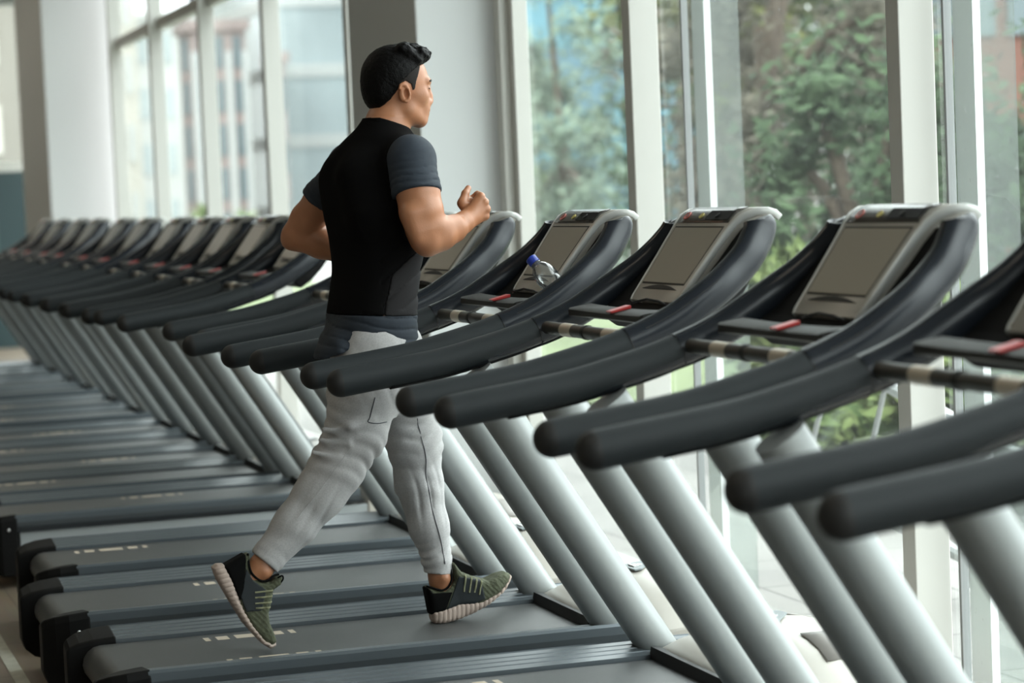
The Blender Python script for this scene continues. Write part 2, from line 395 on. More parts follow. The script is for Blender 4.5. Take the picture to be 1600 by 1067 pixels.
    # dark dashboard shell between the arms
    pth = [(2.085,1.160,.318),(2.13,1.19,.318),(2.18,1.237,.305),(2.23,1.295,.28),(2.268,1.345,.25),(2.29,1.375,.235)]
    b = MB(); R = []
    for x, z, w in pth: R.append([(x-X0,-w,z),(x-X0,w,z),(x-X0+.05,w-.02,z-.04),(x-X0+.05,-w+.02,z-.04)])
    b.rings(R); b.build('dashboard', M['dash'], root, bevel=.008)
    # console
    cp = [(2.118,1.197),(2.126,1.207),(2.16,1.2525),(2.2,1.306),(2.24,1.359),(2.262,1.387),(2.283,1.406),(2.31,1.4165),(2.337,1.417),(2.355,1.411),(2.368,1.400)]
    hw = [.150,.158,.162,.168,.176,.186,.198,.214,.223,.224,.219]
    b = MB(); R = []
    for k, (x, z) in enumerate(cp):
        a = Vector((cp[min(k+1,len(cp)-1)][0]-cp[max(k-1,0)][0], 0, cp[min(k+1,len(cp)-1)][1]-cp[max(k-1,0)][1])).normalized()
        nrm = Vector((-a.z, 0, a.x)); c = Vector((x-X0, 0, z)); t = .036 if k < 6 else .022
        w = hw[k]; e = .010
        sec = [(-w,-t),(w,-t),(w,-e),(w-.004,-e*.35),(w-e,0),(-w+e,0),(-w+.004,-e*.35),(-w,-e)]
        R.append([tuple(c+Vector((0,y,0))+nrm*q) for y, q in sec])
    b.rings(R); con = b.build('console', M['frame'], root, smooth=35)
    for s in (-1, 1):  # pale strips paint the highlight on both sides of the frame
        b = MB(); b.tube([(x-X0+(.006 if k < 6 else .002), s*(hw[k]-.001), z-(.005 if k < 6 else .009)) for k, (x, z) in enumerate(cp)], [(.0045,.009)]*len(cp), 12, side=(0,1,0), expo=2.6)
        part_label(b.build('edge_highlight', M['edge'], con, smooth=50), 'pale highlight painted along the edge of the console')
    fx, fz = 2.126, 1.207; d = Vector((.6,0,.8)); nr = Vector((-.8,0,.6))
    def face(t, y, h): p = Vector((fx-X0, y, fz))+d*t+nr*h; return tuple(p)
    def slab(name, m, pts, par, t=.002):
        q = MB(); n = len(pts); q.add([face(a, y, h) for a, y, h in pts]+[face(a, y, h-t) for a, y, h in pts], [tuple(range(n)), tuple(range(2*n-1, n-1, -1))]+[(i, n+i, n+(i+1) % n, (i+1) % n) for i in range(n)]); return q.build(name, m, par)
    slab('screen_bezel', M['seam'], [(.036,-.141,.0006),(.036,.141,.0006),(.209,.158,.0006),(.209,-.158,.0006)], con)
    part_label(slab('screen', M['screen'], [(.041,-.137,.0016),(.041,.137,.0016),(.204,.152,.0016),(.204,-.152,.0016)], con), 'blank grey-brown display')
    b = MB(); arc = []
    for k in range(13):
        u = -1+2*k/12; arc.append((u*.115+.0, .0215))
    for k in range(13):
        u = 1-2*k/12; arc.append((u*.115, .0215+.0125*(1-u*u)))
    slab('finger_slot', M['seam'], [(t, y, .0022) for y, t in arc], con)
    # control strip on the curved hood
    hp = [(2.258,1.382),(2.268,1.3935),(2.283,1.407),(2.297,1.413),(2.312,1.4177)]
    b = MB(); R = []
    for x, z in hp: R.append([(x-X0-.0012, y, z+.0016) for y in np.linspace(-.168,.168,9)])
    b.rings(R, cap=False, closed=False); st = b.build('control_strip', M['dark'], con, smooth=60); st.modifiers.new('s','SOLIDIFY').thickness = .003
    cpt = Vector((2.272-X0, 0, 1.3985)); dd = Vector((.72,0,.69)); nn = Vector((-.69,0,.72))
    def disc(y, r, r2, name, m, h=.0035):
        q = MB(); R1 = []
        for rr in (r2, r):
            R1.append([tuple(cpt+Vector((0,y+rr*math.cos(2*PI*i/18),0))+dd*(rr*math.sin(2*PI*i/18))+nn*h) for i in range(18)])
        if r2 > 0: q.rings(R1, cap=False)
        else: q.add(R1[1], [tuple(range(18))])
        o = q.build(name, m, st); o.modifiers.new('s','SOLIDIFY').thickness = .002; return o
    part_label(disc(.125,.013,.009,'stop_ring',M['redring']), 'pale red ring button')
    part_label(disc(.030,.009,0,'start_button',M['yellow']), 'yellowish button')
    disc(-.075,.008,0,'jack_button',M['seam'])
    q = MB(); q.add([tuple(cpt+Vector((0,y,0))+dd*t+nn*.003) for y, t in ((-.012,-.014),(-.160,-.014),(-.160,.016),(-.012,.016))], [(0,1,2,3)]); o = q.build('fan_panel', M['blackplastic'], st); o.modifiers.new('s','SOLIDIFY').thickness = .002
    return root

def children(o): return [c for c in bpy.data.objects if c.parent is o]
def copy_tree(o, parent=None):
    c = o.copy(); COL.objects.link(c)
    if parent is not None: c.parent = parent
    for ch in children(o): copy_tree(ch, c)
    return c
# distance along the row, belt mark position, label
ROW = [
 (2.654, 1.5, 'treadmill nearest the camera, cut by the right edge, dark grips low at right'),
 (3.656, 1.5, 'second treadmill from the camera, only a corner of its console at the right edge'),
 (4.570, 1.5, 'third treadmill from the camera, large console in front of the right-hand window post'),
 (5.558, 1.475, 'fourth treadmill from the camera, directly in front of the one the man runs on'),
 (6.530, 1.165, 'treadmill under the running man, water bottle resting on its console'),
 (7.530, 1.335, 'treadmill just behind the runner, console beside his forward fist'),
 (8.500, 0.985, 'treadmill two behind the runner, last before the wide gap showing a silver side'),
 (10.0, 1.42, 'treadmill just past the wide gap, full silver side panel showing'),
 (10.85, 1.02, 'second treadmill past the wide gap, console at the runner\'s rear elbow'),
 (11.62, 1.50, 'third treadmill past the wide gap, console second to the left of the rear elbow'),
 (12.40, 1.05, 'fourth treadmill past the wide gap, blurred, console below the brownish tower'),
 (13.240, 1.45, 'fifth treadmill past the wide gap, blurred, below the pane left of the brownish tower'),
 (14.360, 1.2, 'sixth treadmill past the wide gap, blurred, below a pale window pane'),
 (15.300, 1.3, 'seventh treadmill past the wide gap, blurred, right of the far column'),
 (16.500, 1.1, 'fourth from the far end of the row, strongly blurred in front of the far column'),
 (17.350, 1.3, 'third from the far end of the row, strongly blurred before the far column'),
 (18.400, 1.2, 'second treadmill from the far end of the row, strongly blurred'),
 (19.350, 1.2, 'farthest treadmill of the row, dark and blurred at the left edge'),
]
proto = make_treadmill()
for i, (y, off, lab) in enumerate(ROW):
    t = proto if i == 0 else copy_tree(proto)
    t.location = (X0+{7.53:-.02, 8.5:.075, 10.0:.03}.get(y, 0), y, 0); tag(t, lab, 'treadmill', 'row of treadmills facing the windows')
for i, (y, off, lab) in enumerate(ROW):
    t = [o for o in bpy.data.objects if o.parent is None and o.get('label') == lab][0]
    belt_mesh(off).build('running_belt', [M['belt'], M['mark']], t, smooth=35)

# ------------------------------------------------------------------ water bottle
bt = empty('water_bottle', (2.1105,6.2850,1.2098), 'clear plastic water bottle with blue cap leaning on a treadmill console', 'bottle')
b0 = Vector((2.1321,6.2850,1.1946)); b1 = Vector((2.0703,6.3600,1.2933)); ax = (b1-b0).normalized(); bt.location = b0
Lb = .205; org = (b1-b0) - ax*Lb
prof = [(0,.024),(.004,.029),(.012,.0320),(.03,.0320),(.033,.0303),(.05,.0303),(.053,.0325),(.07,.0325),(.073,.0308),(.088,.0308),(.091,.0325),(.108,.0325),(.111,.031),(.118,.031),(.121,.0328),(.140,.0326),(.154,.0300),(.165,.0250),(.173,.0185),(.178,.0135),(.181,.0118),(.184,.0118)]
b = MB(); b.lathe(prof, org, ax, 32); b.build('bottle_body', M['pet'], bt, smooth=60)
b = MB(); b.lathe([(.184,.0155),(.186,.0162),(.203,.0162),(.205,.0145)], org, ax, 28); cp_ = b.build('cap', M['cap_blue'], bt, smooth=40); part_label(cp_, 'blue screw cap')
b = MB(); b.lathe([(.1785,.0160),(.1815,.0160)], org, ax, 24); b.build('neck_ring', M['pet'], bt, smooth=40)
# ------------------------------------------------------------------ room shell
XG = 3.142                       # glass plane
YN, YF, XW, HC_ = -3.0, 27.0, -5.0, 4.2
def S(o): o['kind'] = 'structure'; return o
b = MB(); b.box(XW, 3.2, YN, YF, -.1, 0); S(b.build('floor', M['floor']))
b = MB(); b.box(XW, 3.4, YN, YF, HC_, HC_+.15); S(b.build('ceiling', M['ceil']))
b = MB(); b.box(XW-.15, XW, YN, YF, 0, HC_); S(b.build('wall_left', M['wallpaint']))
b = MB(); b.box(XW, -1.6, YN-.15, YN, 0, HC_); b.box(-1.6, .6, YN-.15, YN, 0, HC_); b.box(.6, 3.2, YN-.15, YN, 0, .25); S(b.build('wall_near', M['wallpaint']))
r = empty('window_20', (.8, YN-.07, 0)); r['kind'] = 'structure'  # unseen window added behind the camera to light the sides facing it
b = MB(); b.box(-.2,2.33,-.006,.006,.25,HC_); b.build('pane', M['glass'], r)
b = MB(); b.box(-.2,2.33,-.04,.04,.25,.32); b.box(-.2,2.33,-.04,.04,2.83,2.91)
for x in (-.2,1.02,2.25): b.box(x,x+.08,-.05,.05,.25,HC_)
b.build('sash_rail', M['winframe'], r)
b = MB(); b.box(.735, .778, YN+.1, 20.5, -.002, .0035); S(b.build('trim_1', M['duct']))
# window facade
posts = [-2.33,-.25,1.83,3.91,5.99,8.07,9.60,12.21,14.29,16.37,18.45,20.53]
for i, y in enumerate(posts):
    b = MB(); w = .078 if y < 12 else .085
    b.box(3.03, XG-.004, y, y+w, 0, HC_); b.cur = 0
    if y in (9.60,): b.box(3.07, XG-.004, y-.055, y, 0, HC_)
    S(b.build('trim_%d' % (i+2), M['winframe'], bevel=.004))
k = 1
COLS = [(2.70, 9.70, 10.85), (2.52, 20.90, 22.90)]
ends = posts+[YF]
for i, y in enumerate(posts):
    y0 = y; y1 = ends[i+1]
    if y == 9.60: y0 = 10.85
    if y == 20.53: y0 = 22.9
    if y1-y0 < .2: continue
    r = empty('window_%d' % k, (XG, (y0+y1)/2, 0)); r['kind'] = 'structure'; k += 1
    yo = (y0+y1)/2
    b = MB(); b.box(-.006, .006, y0+.06-yo, y1-.002-yo, .06, HC_-.04); b.build('pane', M['glass'], r)
    b = MB(); b.box(-.05,.03,y0-yo,y1-yo,0,.06); b.box(-.05,.03,y0-yo,y1-yo,2.83,2.91); b.box(-.05,.03,y0-yo,y1-yo,HC_-.06,HC_); b.build('sash_rail', M['winframe'], r, bevel=.003)
    if y in (5.99-2.08*0, 3.91):
        yy = {3.91: 5.925, 5.99: 7.83}[y]
        b = MB(); b.box(-.012,.012,yy-.006-yo,yy+.006-yo,.06,2.83); b.build('glazing_joint', M['jointgrey'], r)
    if y >= 14:      # an opened top light with a dark sash
        b = MB(); b.prism([(-.02,0),(.02,0),(.30,-1.0),(.26,-1.0)], 'y', y0+.16-yo, y0+.20-yo); b.prism([(-.02,0),(.02,0),(.30,-1.0),(.26,-1.0)], 'y', y1-.12-yo, y1-.08-yo)
        for i2, v in enumerate(b.v): b.v[i2] = (v[0], v[1], v[2]+4.0)
        b.box(.26,.30,y0+.16-yo,y1-.08-yo,2.99,3.04); b.build('hopper_sash', M['raildark'], r)
for j, (x, y0, y1) in enumerate(COLS):
    b = MB(); b.box(x, 3.125, y0, y1, 0, HC_); S(b.build('column', M['colpaint'], bevel=.008))
# far end wall, glazed above a dark teal counter door
b = MB(); b.box(XW, 1.9, YF, YF+.2, 0, HC_); b.box(1.9, 3.35, YF, YF+.2, 3.75, HC_); S(b.build('wall_far', M['wallpaint']))
r = empty('window_%d' % k, (2.6, YF, 0)); r['kind'] = 'structure'; k += 1
b = MB(); b.box(-.68,.62,-.006,.006,2.0,3.75); b.build('pane', M['glass'], r)
b = MB(); b.box(-.7,.64,-.03,.06,1.93,2.03); b.box(-.7,-.62,-.03,.06,0,3.75); b.box(.56,.64,-.03,.06,0,3.75); b.build('sash_rail', M['winframe'], r)
r = empty('door_1', (2.6, YF, 0)); r['kind'] = 'structure'
b = MB(); b.box(-.62,.56,-.02,.04,0,1.93); b.build('door_leaf', M['teal'], r)
b = MB(); b.box(-.4,.06,-.03,.05,.95,1.7); b.build('door_pane', M['tealpane'], r)
for i, (x, y, e, lab) in enumerate(((-.6,3,1.0,'unseen rectangular fill lamp added over the nearest treadmills'),(-.6,9,1.0,'unseen rectangular fill lamp added past the runner'),(.7,19.3,.7,'unseen warm rectangular fill lamp added before the far column'),(.7,21.8,.7,'unseen warm rectangular fill lamp added beside the far column'),(.7,24.3,.7,'unseen warm rectangular fill lamp added nearest the far end wall'))):  # out-of-view lamps added to fill the hall and brighten the far screens
    r = empty('added_ceiling_light', (x, y, HC_), lab, 'added fill lamp', 'fill lamps added along the hall')
    b = MB(); b.box(-.85,.85,-.6,.6,-.05,-.0); b.build('added_lamp_housing', M['white_metal'], r)
    b = MB(); b.box(-.8,.8,-.55,.55,-.058,-.05); b.build('diffuser', mat('added lamp diffuser %d' % i, (.8,.8,.8), emis=((1,.88,.70), e)), r)

# ------------------------------------------------------------------ outside
b = MB(); b.box(3.2, 160, -40, 260, -.30, -.06); S(b.build('ground_paving', M['paving']))
# glass fins with white posts in front of the facade
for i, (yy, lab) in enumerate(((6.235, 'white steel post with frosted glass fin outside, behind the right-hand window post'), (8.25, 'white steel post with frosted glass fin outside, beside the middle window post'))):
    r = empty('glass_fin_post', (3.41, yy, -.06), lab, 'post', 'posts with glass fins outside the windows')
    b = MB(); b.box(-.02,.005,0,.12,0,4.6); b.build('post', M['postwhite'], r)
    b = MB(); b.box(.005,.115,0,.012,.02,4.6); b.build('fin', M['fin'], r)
def tree(name, lab, c, rad, n_leaf, leaf, m, trunk=True, seed=0, ls=.16, group='trees outside the windows', cat='tree'):
    R = random.Random(seed); r = empty(name, (c[0], c[1], -.06), lab, cat, group)
    blobs = []
    nb = 26
    for i in range(nb):
        th, ph = R.uniform(0, 2*PI), math.acos(R.uniform(-.9, 1)); q = R.uniform(.35, .85)
        blobs.append((Vector((rad[0]*q*math.sin(ph)*math.cos(th), rad[1]*q*math.sin(ph)*math.sin(th), c[2]+rad[2]*q*math.cos(ph))), R.uniform(.28,.45)*min(rad)))
    b = MB()
    for i in range(n_leaf):
        o, br = R.choice(blobs); th, ph = R.uniform(0, 2*PI), math.acos(R.uniform(-1, 1)); dd = Vector((math.sin(ph)*math.cos(th), math.sin(ph)*math.sin(th), math.cos(ph)))
        p = o + dd*br*R.uniform(.35, 1.08); t1 = Vector((R.gauss(0,1),R.gauss(0,1),R.gauss(0,1))).normalized(); t2 = t1.orthogonal().normalized(); s_ = ls*R.uniform(.6,1.3)
        b.add([p-t1*s_, p+t2*s_*.45, p+t1*s_, p-t2*s_*.45], [(0,1,2,3)])
    for o, br in blobs: b.ball(o, br*.32, 8, 6)
    b.build('crown', m, r)
    if trunk:
        b = MB(); b.tube([(0,0,0),(.05,.03,c[2]*.5),(0,0,c[2])], [.16,.12,.08], 10)
        for i in range(4):
            o = R.choice(blobs)[0]; b.tube([(0,0,c[2]*.75),tuple(o*.6+Vector((0,0,c[2]*.35))),tuple(o)], [.07,.05,.03], 7)
        b.build('trunk', M['bark'], r, smooth=60)
    return r
# az(px): trees are placed along the street beyond the facade
TREES = [
 ('leafy_tree','dark green tree showing only at the extreme right edge',(8.4,12.0,2.4),(1.5,1.6,2.8),6000,M['leaf_dark'],True,1,.07),
 ('leafy_tree','dark green tree at right, partly hidden beyond the nearest rounded tree',(9.5,17.6,1.25),(1.2,1.2,1.35),6000,M['leaf_dark'],True,2,.07),
 ('leafy_tree','broad olive-brown tree filling the middle of the large window pane',(9.3,21.2,3.0),(1.8,1.9,3.2),7000,M['leaf_brown'],True,3,.07),
 ('leafy_tree','nearest dark green rounded tree, spanning both sides of the right-hand window post',(6.9,14.2,1.3),(1.0,1.1,1.35),5000,M['leaf_dark'],True,4,.06),
 ('leafy_tree','yellow-green tree at the upper left of the large window pane',(10.6,25.4,4.2),(1.6,2.0,2.8),6000,M['leaf_olive'],True,5,.08),
 ('leafy_tree','mid green tree behind the frosted fin of the middle window post',(11.8,29.6,2.8),(1.6,1.6,3.6),6000,M['leaf_dark'],True,6,.08),
 ('leafy_tree','large dense tree far behind the others in the large window pane',(15.3,33.5,3.4),(2.5,2.2,4.6),9000,M['leaf_dark'],True,8,.13),
 ('leafy_tree','tall grey-green tree in front of the blue glass building',(13.0,38.0,2.6),(1.5,2.0,4.2),6000,M['leaf_grey'],True,7,.09),
]
for n, lab, c, rad, nl, m, tr, sd, ls in TREES: tree(n, lab, c, rad, nl, None, m, tr, sd, ls)
SHR = [
 ('garden_shrub','yellow-green shrub outside, low on both sides of the right-hand window post',(5.15,9.6,.50),(.42,.45,.52),900,M['leaf_bright'],11),
 ('garden_shrub','bright green shrub outside, in the gap between the two largest consoles',(5.65,12.7,.62),(.32,.32,.72),900,M['leaf_bright'],12),
 ('garden_shrub','pale green rounded bush outside, just left of the largest console',(5.36,11.7,.62),(.42,.42,.86),1500,M['leaf_bright'],14),
 ('garden_shrub','small green bush at the foot of the blue glass building',(14.4,43.5,1.1),(1.2,1.4,1.1),900,M['leaf_bright'],15),
 ('garden_shrub','small green bush at the foot of the brownish tower',(11.5,62.0,.8),(1.5,1.5,.9),700,M['leaf_bright'],16),
]
for n, lab, c, rad, nl, m, sd in SHR: tree(n, lab, c, rad, nl, None, m, False, sd, .09, 'shrubs outside the windows', 'shrub')
b = MB(); b.box(5.4, 9.6, 7.0, 60, -.06, .04); o = b.build('lawn_strip', M['grass']); S(o)
# buildings along the street
def building(lab, x0, x1, y0, y1, h, wm, rows, cols, pm, band=False, faces='xy', z0=-.06, ww=.62, wh=.55):
    r = empty('building', ((x0+x1)/2, (y0+y1)/2, z0), lab, 'building', 'buildings across the street')
    ax_, ay_ = (x1-x0)/2, (y1-y0)/2
    b = MB(); b.box(-ax_, ax_, -ay_, ay_, 0, h); b.build('facade', wm, r)
    b = MB(); b.box(-ax_-.15, ax_+.15, -ay_-.15, ay_+.15, h, h+.35); b.build('parapet', wm, r)
    fh = h/rows
    for i in range(rows):
        z = i*fh+fh*(1-wh)/2
        if band:
            b = MB(); b.box(-ax_-.05, ax_+.05, -ay_-.05, ay_+.05, z, z+fh*wh); b.build('window_band', pm, r)
        else:
            n = cols[0]; s = 2*ay_/n
            for j in range(n):
                y = -ay_+s*(j+.5); b = MB(); b.box(-ax_-.06, -ax_+.04, y-s*ww/2, y+s*ww/2, z, z+fh*wh); b.build('window', pm, r)
            n = cols[1]; s = 2*ax_/n
            for j in range(n):
                x = -ax_+s*(j+.5); b = MB(); b.box(x-s*ww/2, x+s*ww/2, -ay_-.06, -ay_+.04, z, z+fh*wh); b.build('window', pm, r)
    return r
building('blue glass office block with pale horizontal bands, seen left of the middle window post', 19.4, 27, 62, 76, 15, M['bld_blue'], 5, (1,1), M['bld_blue_d'], True)
tw = building('brownish-pink tower with pale vertical strips, seen in the pane left of the runner', 14.55, 16.35, 80, 82.5, 7.3, M['bld_brick'], 5, (1,3), M['pane'], False, ww=.42, wh=.72)
for x in (-.84,-.30,.30,.84): b = MB(); b.box(x-.10,x+.10,-1.36,-1.2,0,6.6); b.build('pilaster', M['bld_pale'], tw)
building('pale greenish glass block, seen between two window posts left of the runner', 17.15, 21.5, 79, 92, 14, M['bld_glass'], 6, (5,2), M['bld_pale'], True, wh=.18)
building('narrow reddish brick block edge, at the left of the pale glass block', 16.72, 16.98, 77, 78.5, 6.0, M['bld_brick'], 3, (1,1), M['pane'])
building('pale rendered block, hazy in the pane right of the far column', 16.2, 19.4, 104, 118, 9.5, M['bld_pale'], 4, (4,3), M['bld_glass'], False, ww=.4)
building('beige rendered block nearest the far column', 13.6, 15.9, 100, 112, 14, M['bld_beige'], 5, (4,3), M['bld_pale'], False, ww=.4)
building('beige block with pale windows seen past the far column at the left edge', 4.2, 10, 80, 95, 17, M['bld_tan'], 6, (4,4), M['bld_beige'], False, ww=.5)
building('red brick house at the top right corner behind the trees', 13.2, 14.6, 24.5, 25.6, 7.5, M['bld_red'], 3, (3,3), M['pane'])
# outdoor ramp railing: white sloping rails with thin struts
r = empty('ramp_railing', (4.1, 8, -.06), 'white sloping metal railing outside, low behind the right-hand window post', 'railing')
def rail3(p, q, w, name): 
    b = MB(); b.tube([tuple(Vector(p)-Vector((4.1,8,-.06))), tuple(Vector(q)-Vector((4.1,8,-.06)))], [w,w], 10); b.build(name, M['white_metal'], r)
rail3((4.1,6.6,.36),(4.1,8.75,.78),.030,'top_rail'); rail3((4.1,6.6,-.02),(4.1,8.75,.22),.028,'bottom_rail')
for (p, q) in (((4.1,8.72,-.06),(4.1,8.30,.70)),((4.1,7.7,-.0),(4.1,7.45,.50)),((4.1,8.75,.78),(4.1,9.25,.0))): rail3(p, q, .011, 'strut')
# ------------------------------------------------------------------ light
w = bpy.data.worlds.new('sky'); sc.world = w; w.use_nodes = True; nt = w.node_tree
bg = nt.nodes['Background']; tc = nt.nodes.new('ShaderNodeTexCoord'); sp = nt.nodes.new('ShaderNodeSeparateXYZ'); cr = nt.nodes.new('ShaderNodeValToRGB')
nt.links.new(tc.outputs['Generated'], sp.inputs['Vector']); nt.links.new(sp.outputs['Z'], cr.inputs['Fac']); nt.links.new(cr.outputs['Color'], bg.inputs['Color'])
cr.color_ramp.elements[0].color = (.26,.265,.26,1); cr.color_ramp.elements[1].color = (.93,.95,.97,1)
for p_, v_ in ((.10,.36),(.30,.62),(.60,.88)):
    e_ = cr.color_ramp.elements.new(p_); e_.color = (v_*.98, v_, v_*1.01, 1)
bg.inputs['Strength'].default_value = SKY
for i, (y0, y1) in enumerate(((-2.9,9.6),(10.9,20.9))):
    l = bpy.data.lights.new('window portal', 'AREA'); l.shape = 'RECTANGLE'; l.size = y1-y0; l.size_y = HC_-.1; l.cycles.is_portal = True
    o = bpy.data.objects.new('window portal', l); o.location = (3.3, (y0+y1)/2, HC_/2); link(o)
    o.rotation_euler = Matrix(((0,0,1),(1,0,0),(0,1,0))).to_euler()
l = bpy.data.lights.new('window portal', 'AREA'); l.shape = 'RECTANGLE'; l.size = 2.5; l.size_y = 3.9; l.cycles.is_portal = True
o = bpy.data.objects.new('window portal', l); o.location = (1.87, YN-.25, 2.2); link(o); o.rotation_euler = (PI/2,0,0)
# ------------------------------------------------------------------ the runner: implicit surfaces turned into meshes
class Field:
    def __init__(s, lo, hi, h=.004):
        s.h = h; s.lo = np.array(lo, np.float64); n = np.ceil((np.array(hi)-s.lo)/h).astype(int)+1
        s.ax = [(s.lo[i]+h*np.arange(n[i])).astype(np.float32) for i in range(3)]; s.a = np.full(n, .5, np.float32)
    def sub(s, lo, hi):
        sl = []
        for i in range(3):
            a = int(np.clip(np.floor((lo[i]-s.lo[i])/s.h), 0, len(s.ax[i])-1)); b = int(np.clip(np.ceil((hi[i]-s.lo[i])/s.h)+1, a+1, len(s.ax[i]))); sl.append(slice(a, b))
        return tuple(sl), s.ax[0][sl[0]][:,None,None], s.ax[1][sl[1]][None,:,None], s.ax[2][sl[2]][None,None,:]
    def mix(s, sl, d, k, op):
        a = s.a[sl]
        if op == 'sub': a = -a
        if op == 'and': a, d = -a, -d
        if k > 0:
            t = np.clip(.5+.5*(d-a)/k, 0, 1); r = d*(1-t)+a*t-k*t*(1-t)
        else: r = np.minimum(a, d)
        if op in ('sub', 'and'): r = -r
        s.a[sl] = r
    def cone(s, p, q, r0, r1, k=.012, op='add'):
        p = np.array(p, np.float32); q = np.array(q, np.float32); m = max(r0, r1)+k*1.5+.016
        sl, X, Y, Z = s.sub(np.minimum(p, q)-m, np.maximum(p, q)+m); v = q-p; L = float(v@v)+1e-9
        t = np.clip(((X-p[0])*v[0]+(Y-p[1])*v[1]+(Z-p[2])*v[2])/L, 0, 1)
        d = np.sqrt((X-p[0]-t*v[0])**2+(Y-p[1]-t*v[1])**2+(Z-p[2]-t*v[2])**2)-(r0+(r1-r0)*t); s.mix(sl, d, k, op); return s
    def chain(s, pts, k=.012, op='add'):
        for (p, r), (q, t) in zip(pts[:-1], pts[1:]): s.cone(p, q, r, t, k, op)
        return s
    def ell(s, c, r, k=.012, op='add', rot=0.0):
        c = np.array(c, np.float32); m = max(r)+k*1.5+.016; sl, X, Y, Z = s.sub(c-m, c+m)
        x, y, z = X-c[0], Y-c[1], Z-c[2]
        if rot: x, z = x*math.cos(rot)+z*math.sin(rot), -x*math.sin(rot)+z*math.cos(rot)      # turned about y
        k0 = np.sqrt((x/r[0])**2+(y/r[1])**2+(z/r[2])**2)+1e-6; k1 = np.sqrt((x/r[0]**2)**2+(y/r[1]**2)**2+(z/r[2]**2)**2)+1e-6
        s.mix(sl, k0*(k0-1)/k1, k, op); return s
    def loft(s, st, off=0., k=.02, e=2.3):
        """stations (centre, half depth, half breadth, twist in degrees), lowest first"""
        z = np.array([c[0][2] for c in st]); o = np.argsort(z); z = z[o]
        A = np.array([[st[i][0][0], st[i][0][1], st[i][1]-off, st[i][2]-off, math.radians(st[i][3])] for i in o])
        m = .25; sl, X, Y, Z = s.sub((A[:,0].min()-m, A[:,1].min()-m, z[0]), (A[:,0].max()+m, A[:,1].max()+m, z[-1]))
        zz = Z.ravel()
        # smooth interpolation
        def itp(v):
            d = np.gradient(v, z); i = np.clip(np.searchsorted(z, zz)-1, 0, len(z)-2); h = z[i+1]-z[i]; t = np.clip((zz-z[i])/h, 0, 1)
            return ((2*t**3-3*t**2+1)*v[i]+(t**3-2*t**2+t)*h*d[i]+(-2*t**3+3*t**2)*v[i+1]+(t**3-t**2)*h*d[i+1])[None,None,:].astype(np.float32)
        cx, cy, a, b, ps = [itp(A[:,j]) for j in range(5)]
        u = (X-cx)*np.cos(ps)+(Y-cy)*np.sin(ps); v = -(X-cx)*np.sin(ps)+(Y-cy)*np.cos(ps)
        d = ((np.abs(u/a)**e+np.abs(v/b)**e)**(1/e)-1)*np.minimum(a, b); s.mix(sl, d, k, 'add'); return s
    def poly(s, P, yc, wid, lo, hi, k=.012, off=0., op='add', axis=None):
        """side outline P (x,z), half width wid(u) about the plane y = yc"""
        P = np.array(P, np.float32); m = .03
        sl, X, Y, Z = s.sub((P[:,0].min()-m, yc-.1, P[:,1].min()-m), (P[:,0].max()+m, yc+.1, P[:,1].max()+m))
        x = X[:,0,0][:,None]; z = Z[0,0,:][None,:]; d = np.full((x.shape[0], z.shape[1]), 9., np.float32); ins = np.zeros(d.shape, bool)
        n = len(P)
        for i in range(n):
            a, b = P[i], P[(i+1) % n]; e = b-a; wx, wz = x-a[0], z-a[1]; t = np.clip((wx*e[0]+wz*e[1])/(e@e+1e-12), 0, 1)
            d = np.minimum(d, (wx-e[0]*t)**2+(wz-e[1]*t)**2)
            c = ((a[1] > z) != (b[1] > z)) & (x < (b[0]-a[0])*(z-a[1])/(b[1]-a[1]+1e-12)+a[0]); ins ^= c
        d = np.sqrt(d); d = np.where(ins, -d, d)
        lo = np.array(lo); hi = np.array(hi); ax = (hi-lo); Lx = np.linalg.norm(ax); ax = ax/Lx
        u = np.clip(((x-lo[0])*ax[0]+(z-lo[1])*ax[1])/Lx, 0, 1); w = np.interp(u, *zip(*wid)).astype(np.float32)
        A = d[:,None,:]; B = np.abs(Y-yc)-w[:,None,:]
        t = np.clip(.5+.5*(A-B)/.016, 0, 1); r = A*t+B*(1-t)+.016*t*(1-t)
        s.mix(sl, r-off, k, op); return s
    def clip(s, fn):
        """keep where fn(x,y,z) < 0"""
        X, Y, Z = s.ax[0][:,None,None], s.ax[1][None,:,None], s.ax[2][None,None,:]
        s.a = np.maximum(s.a, np.broadcast_to(fn(X, Y, Z), s.a.shape)).astype(np.float32); return s
    def warp(s, fn, band=.03):
        i, j, k = np.where(np.abs(s.a) < band); s.a[i,j,k] += fn(s.ax[0][i], s.ax[1][j], s.ax[2][k]).astype(np.float32); return s
    def copy(s):
        n = Field.__new__(Field); n.h = s.h; n.lo = s.lo; n.ax = s.ax; n.a = s.a.copy(); return n
    def mesh(s, name, m, parent, smooth=1):
        a = s.a; ins = a < 0; n = a.shape
        c = np.zeros((n[0]-1, n[1]-1, n[2]-1), np.uint8)
        for dx in (0,1):
            for dy in (0,1):
                for dz in (0,1): c += ins[dx:n[0]-1+dx, dy:n[1]-1+dy, dz:n[2]-1+dz]
        ci = np.argwhere((c > 0) & (c < 8)); idx = np.full(c.shape, -1, np.int32); idx[tuple(ci.T)] = np.arange(len(ci))
        acc = np.zeros((len(ci), 3)); cnt = np.zeros(len(ci))
        cor = [(x,y,z) for x in (0,1) for y in (0,1) for z in (0,1)]
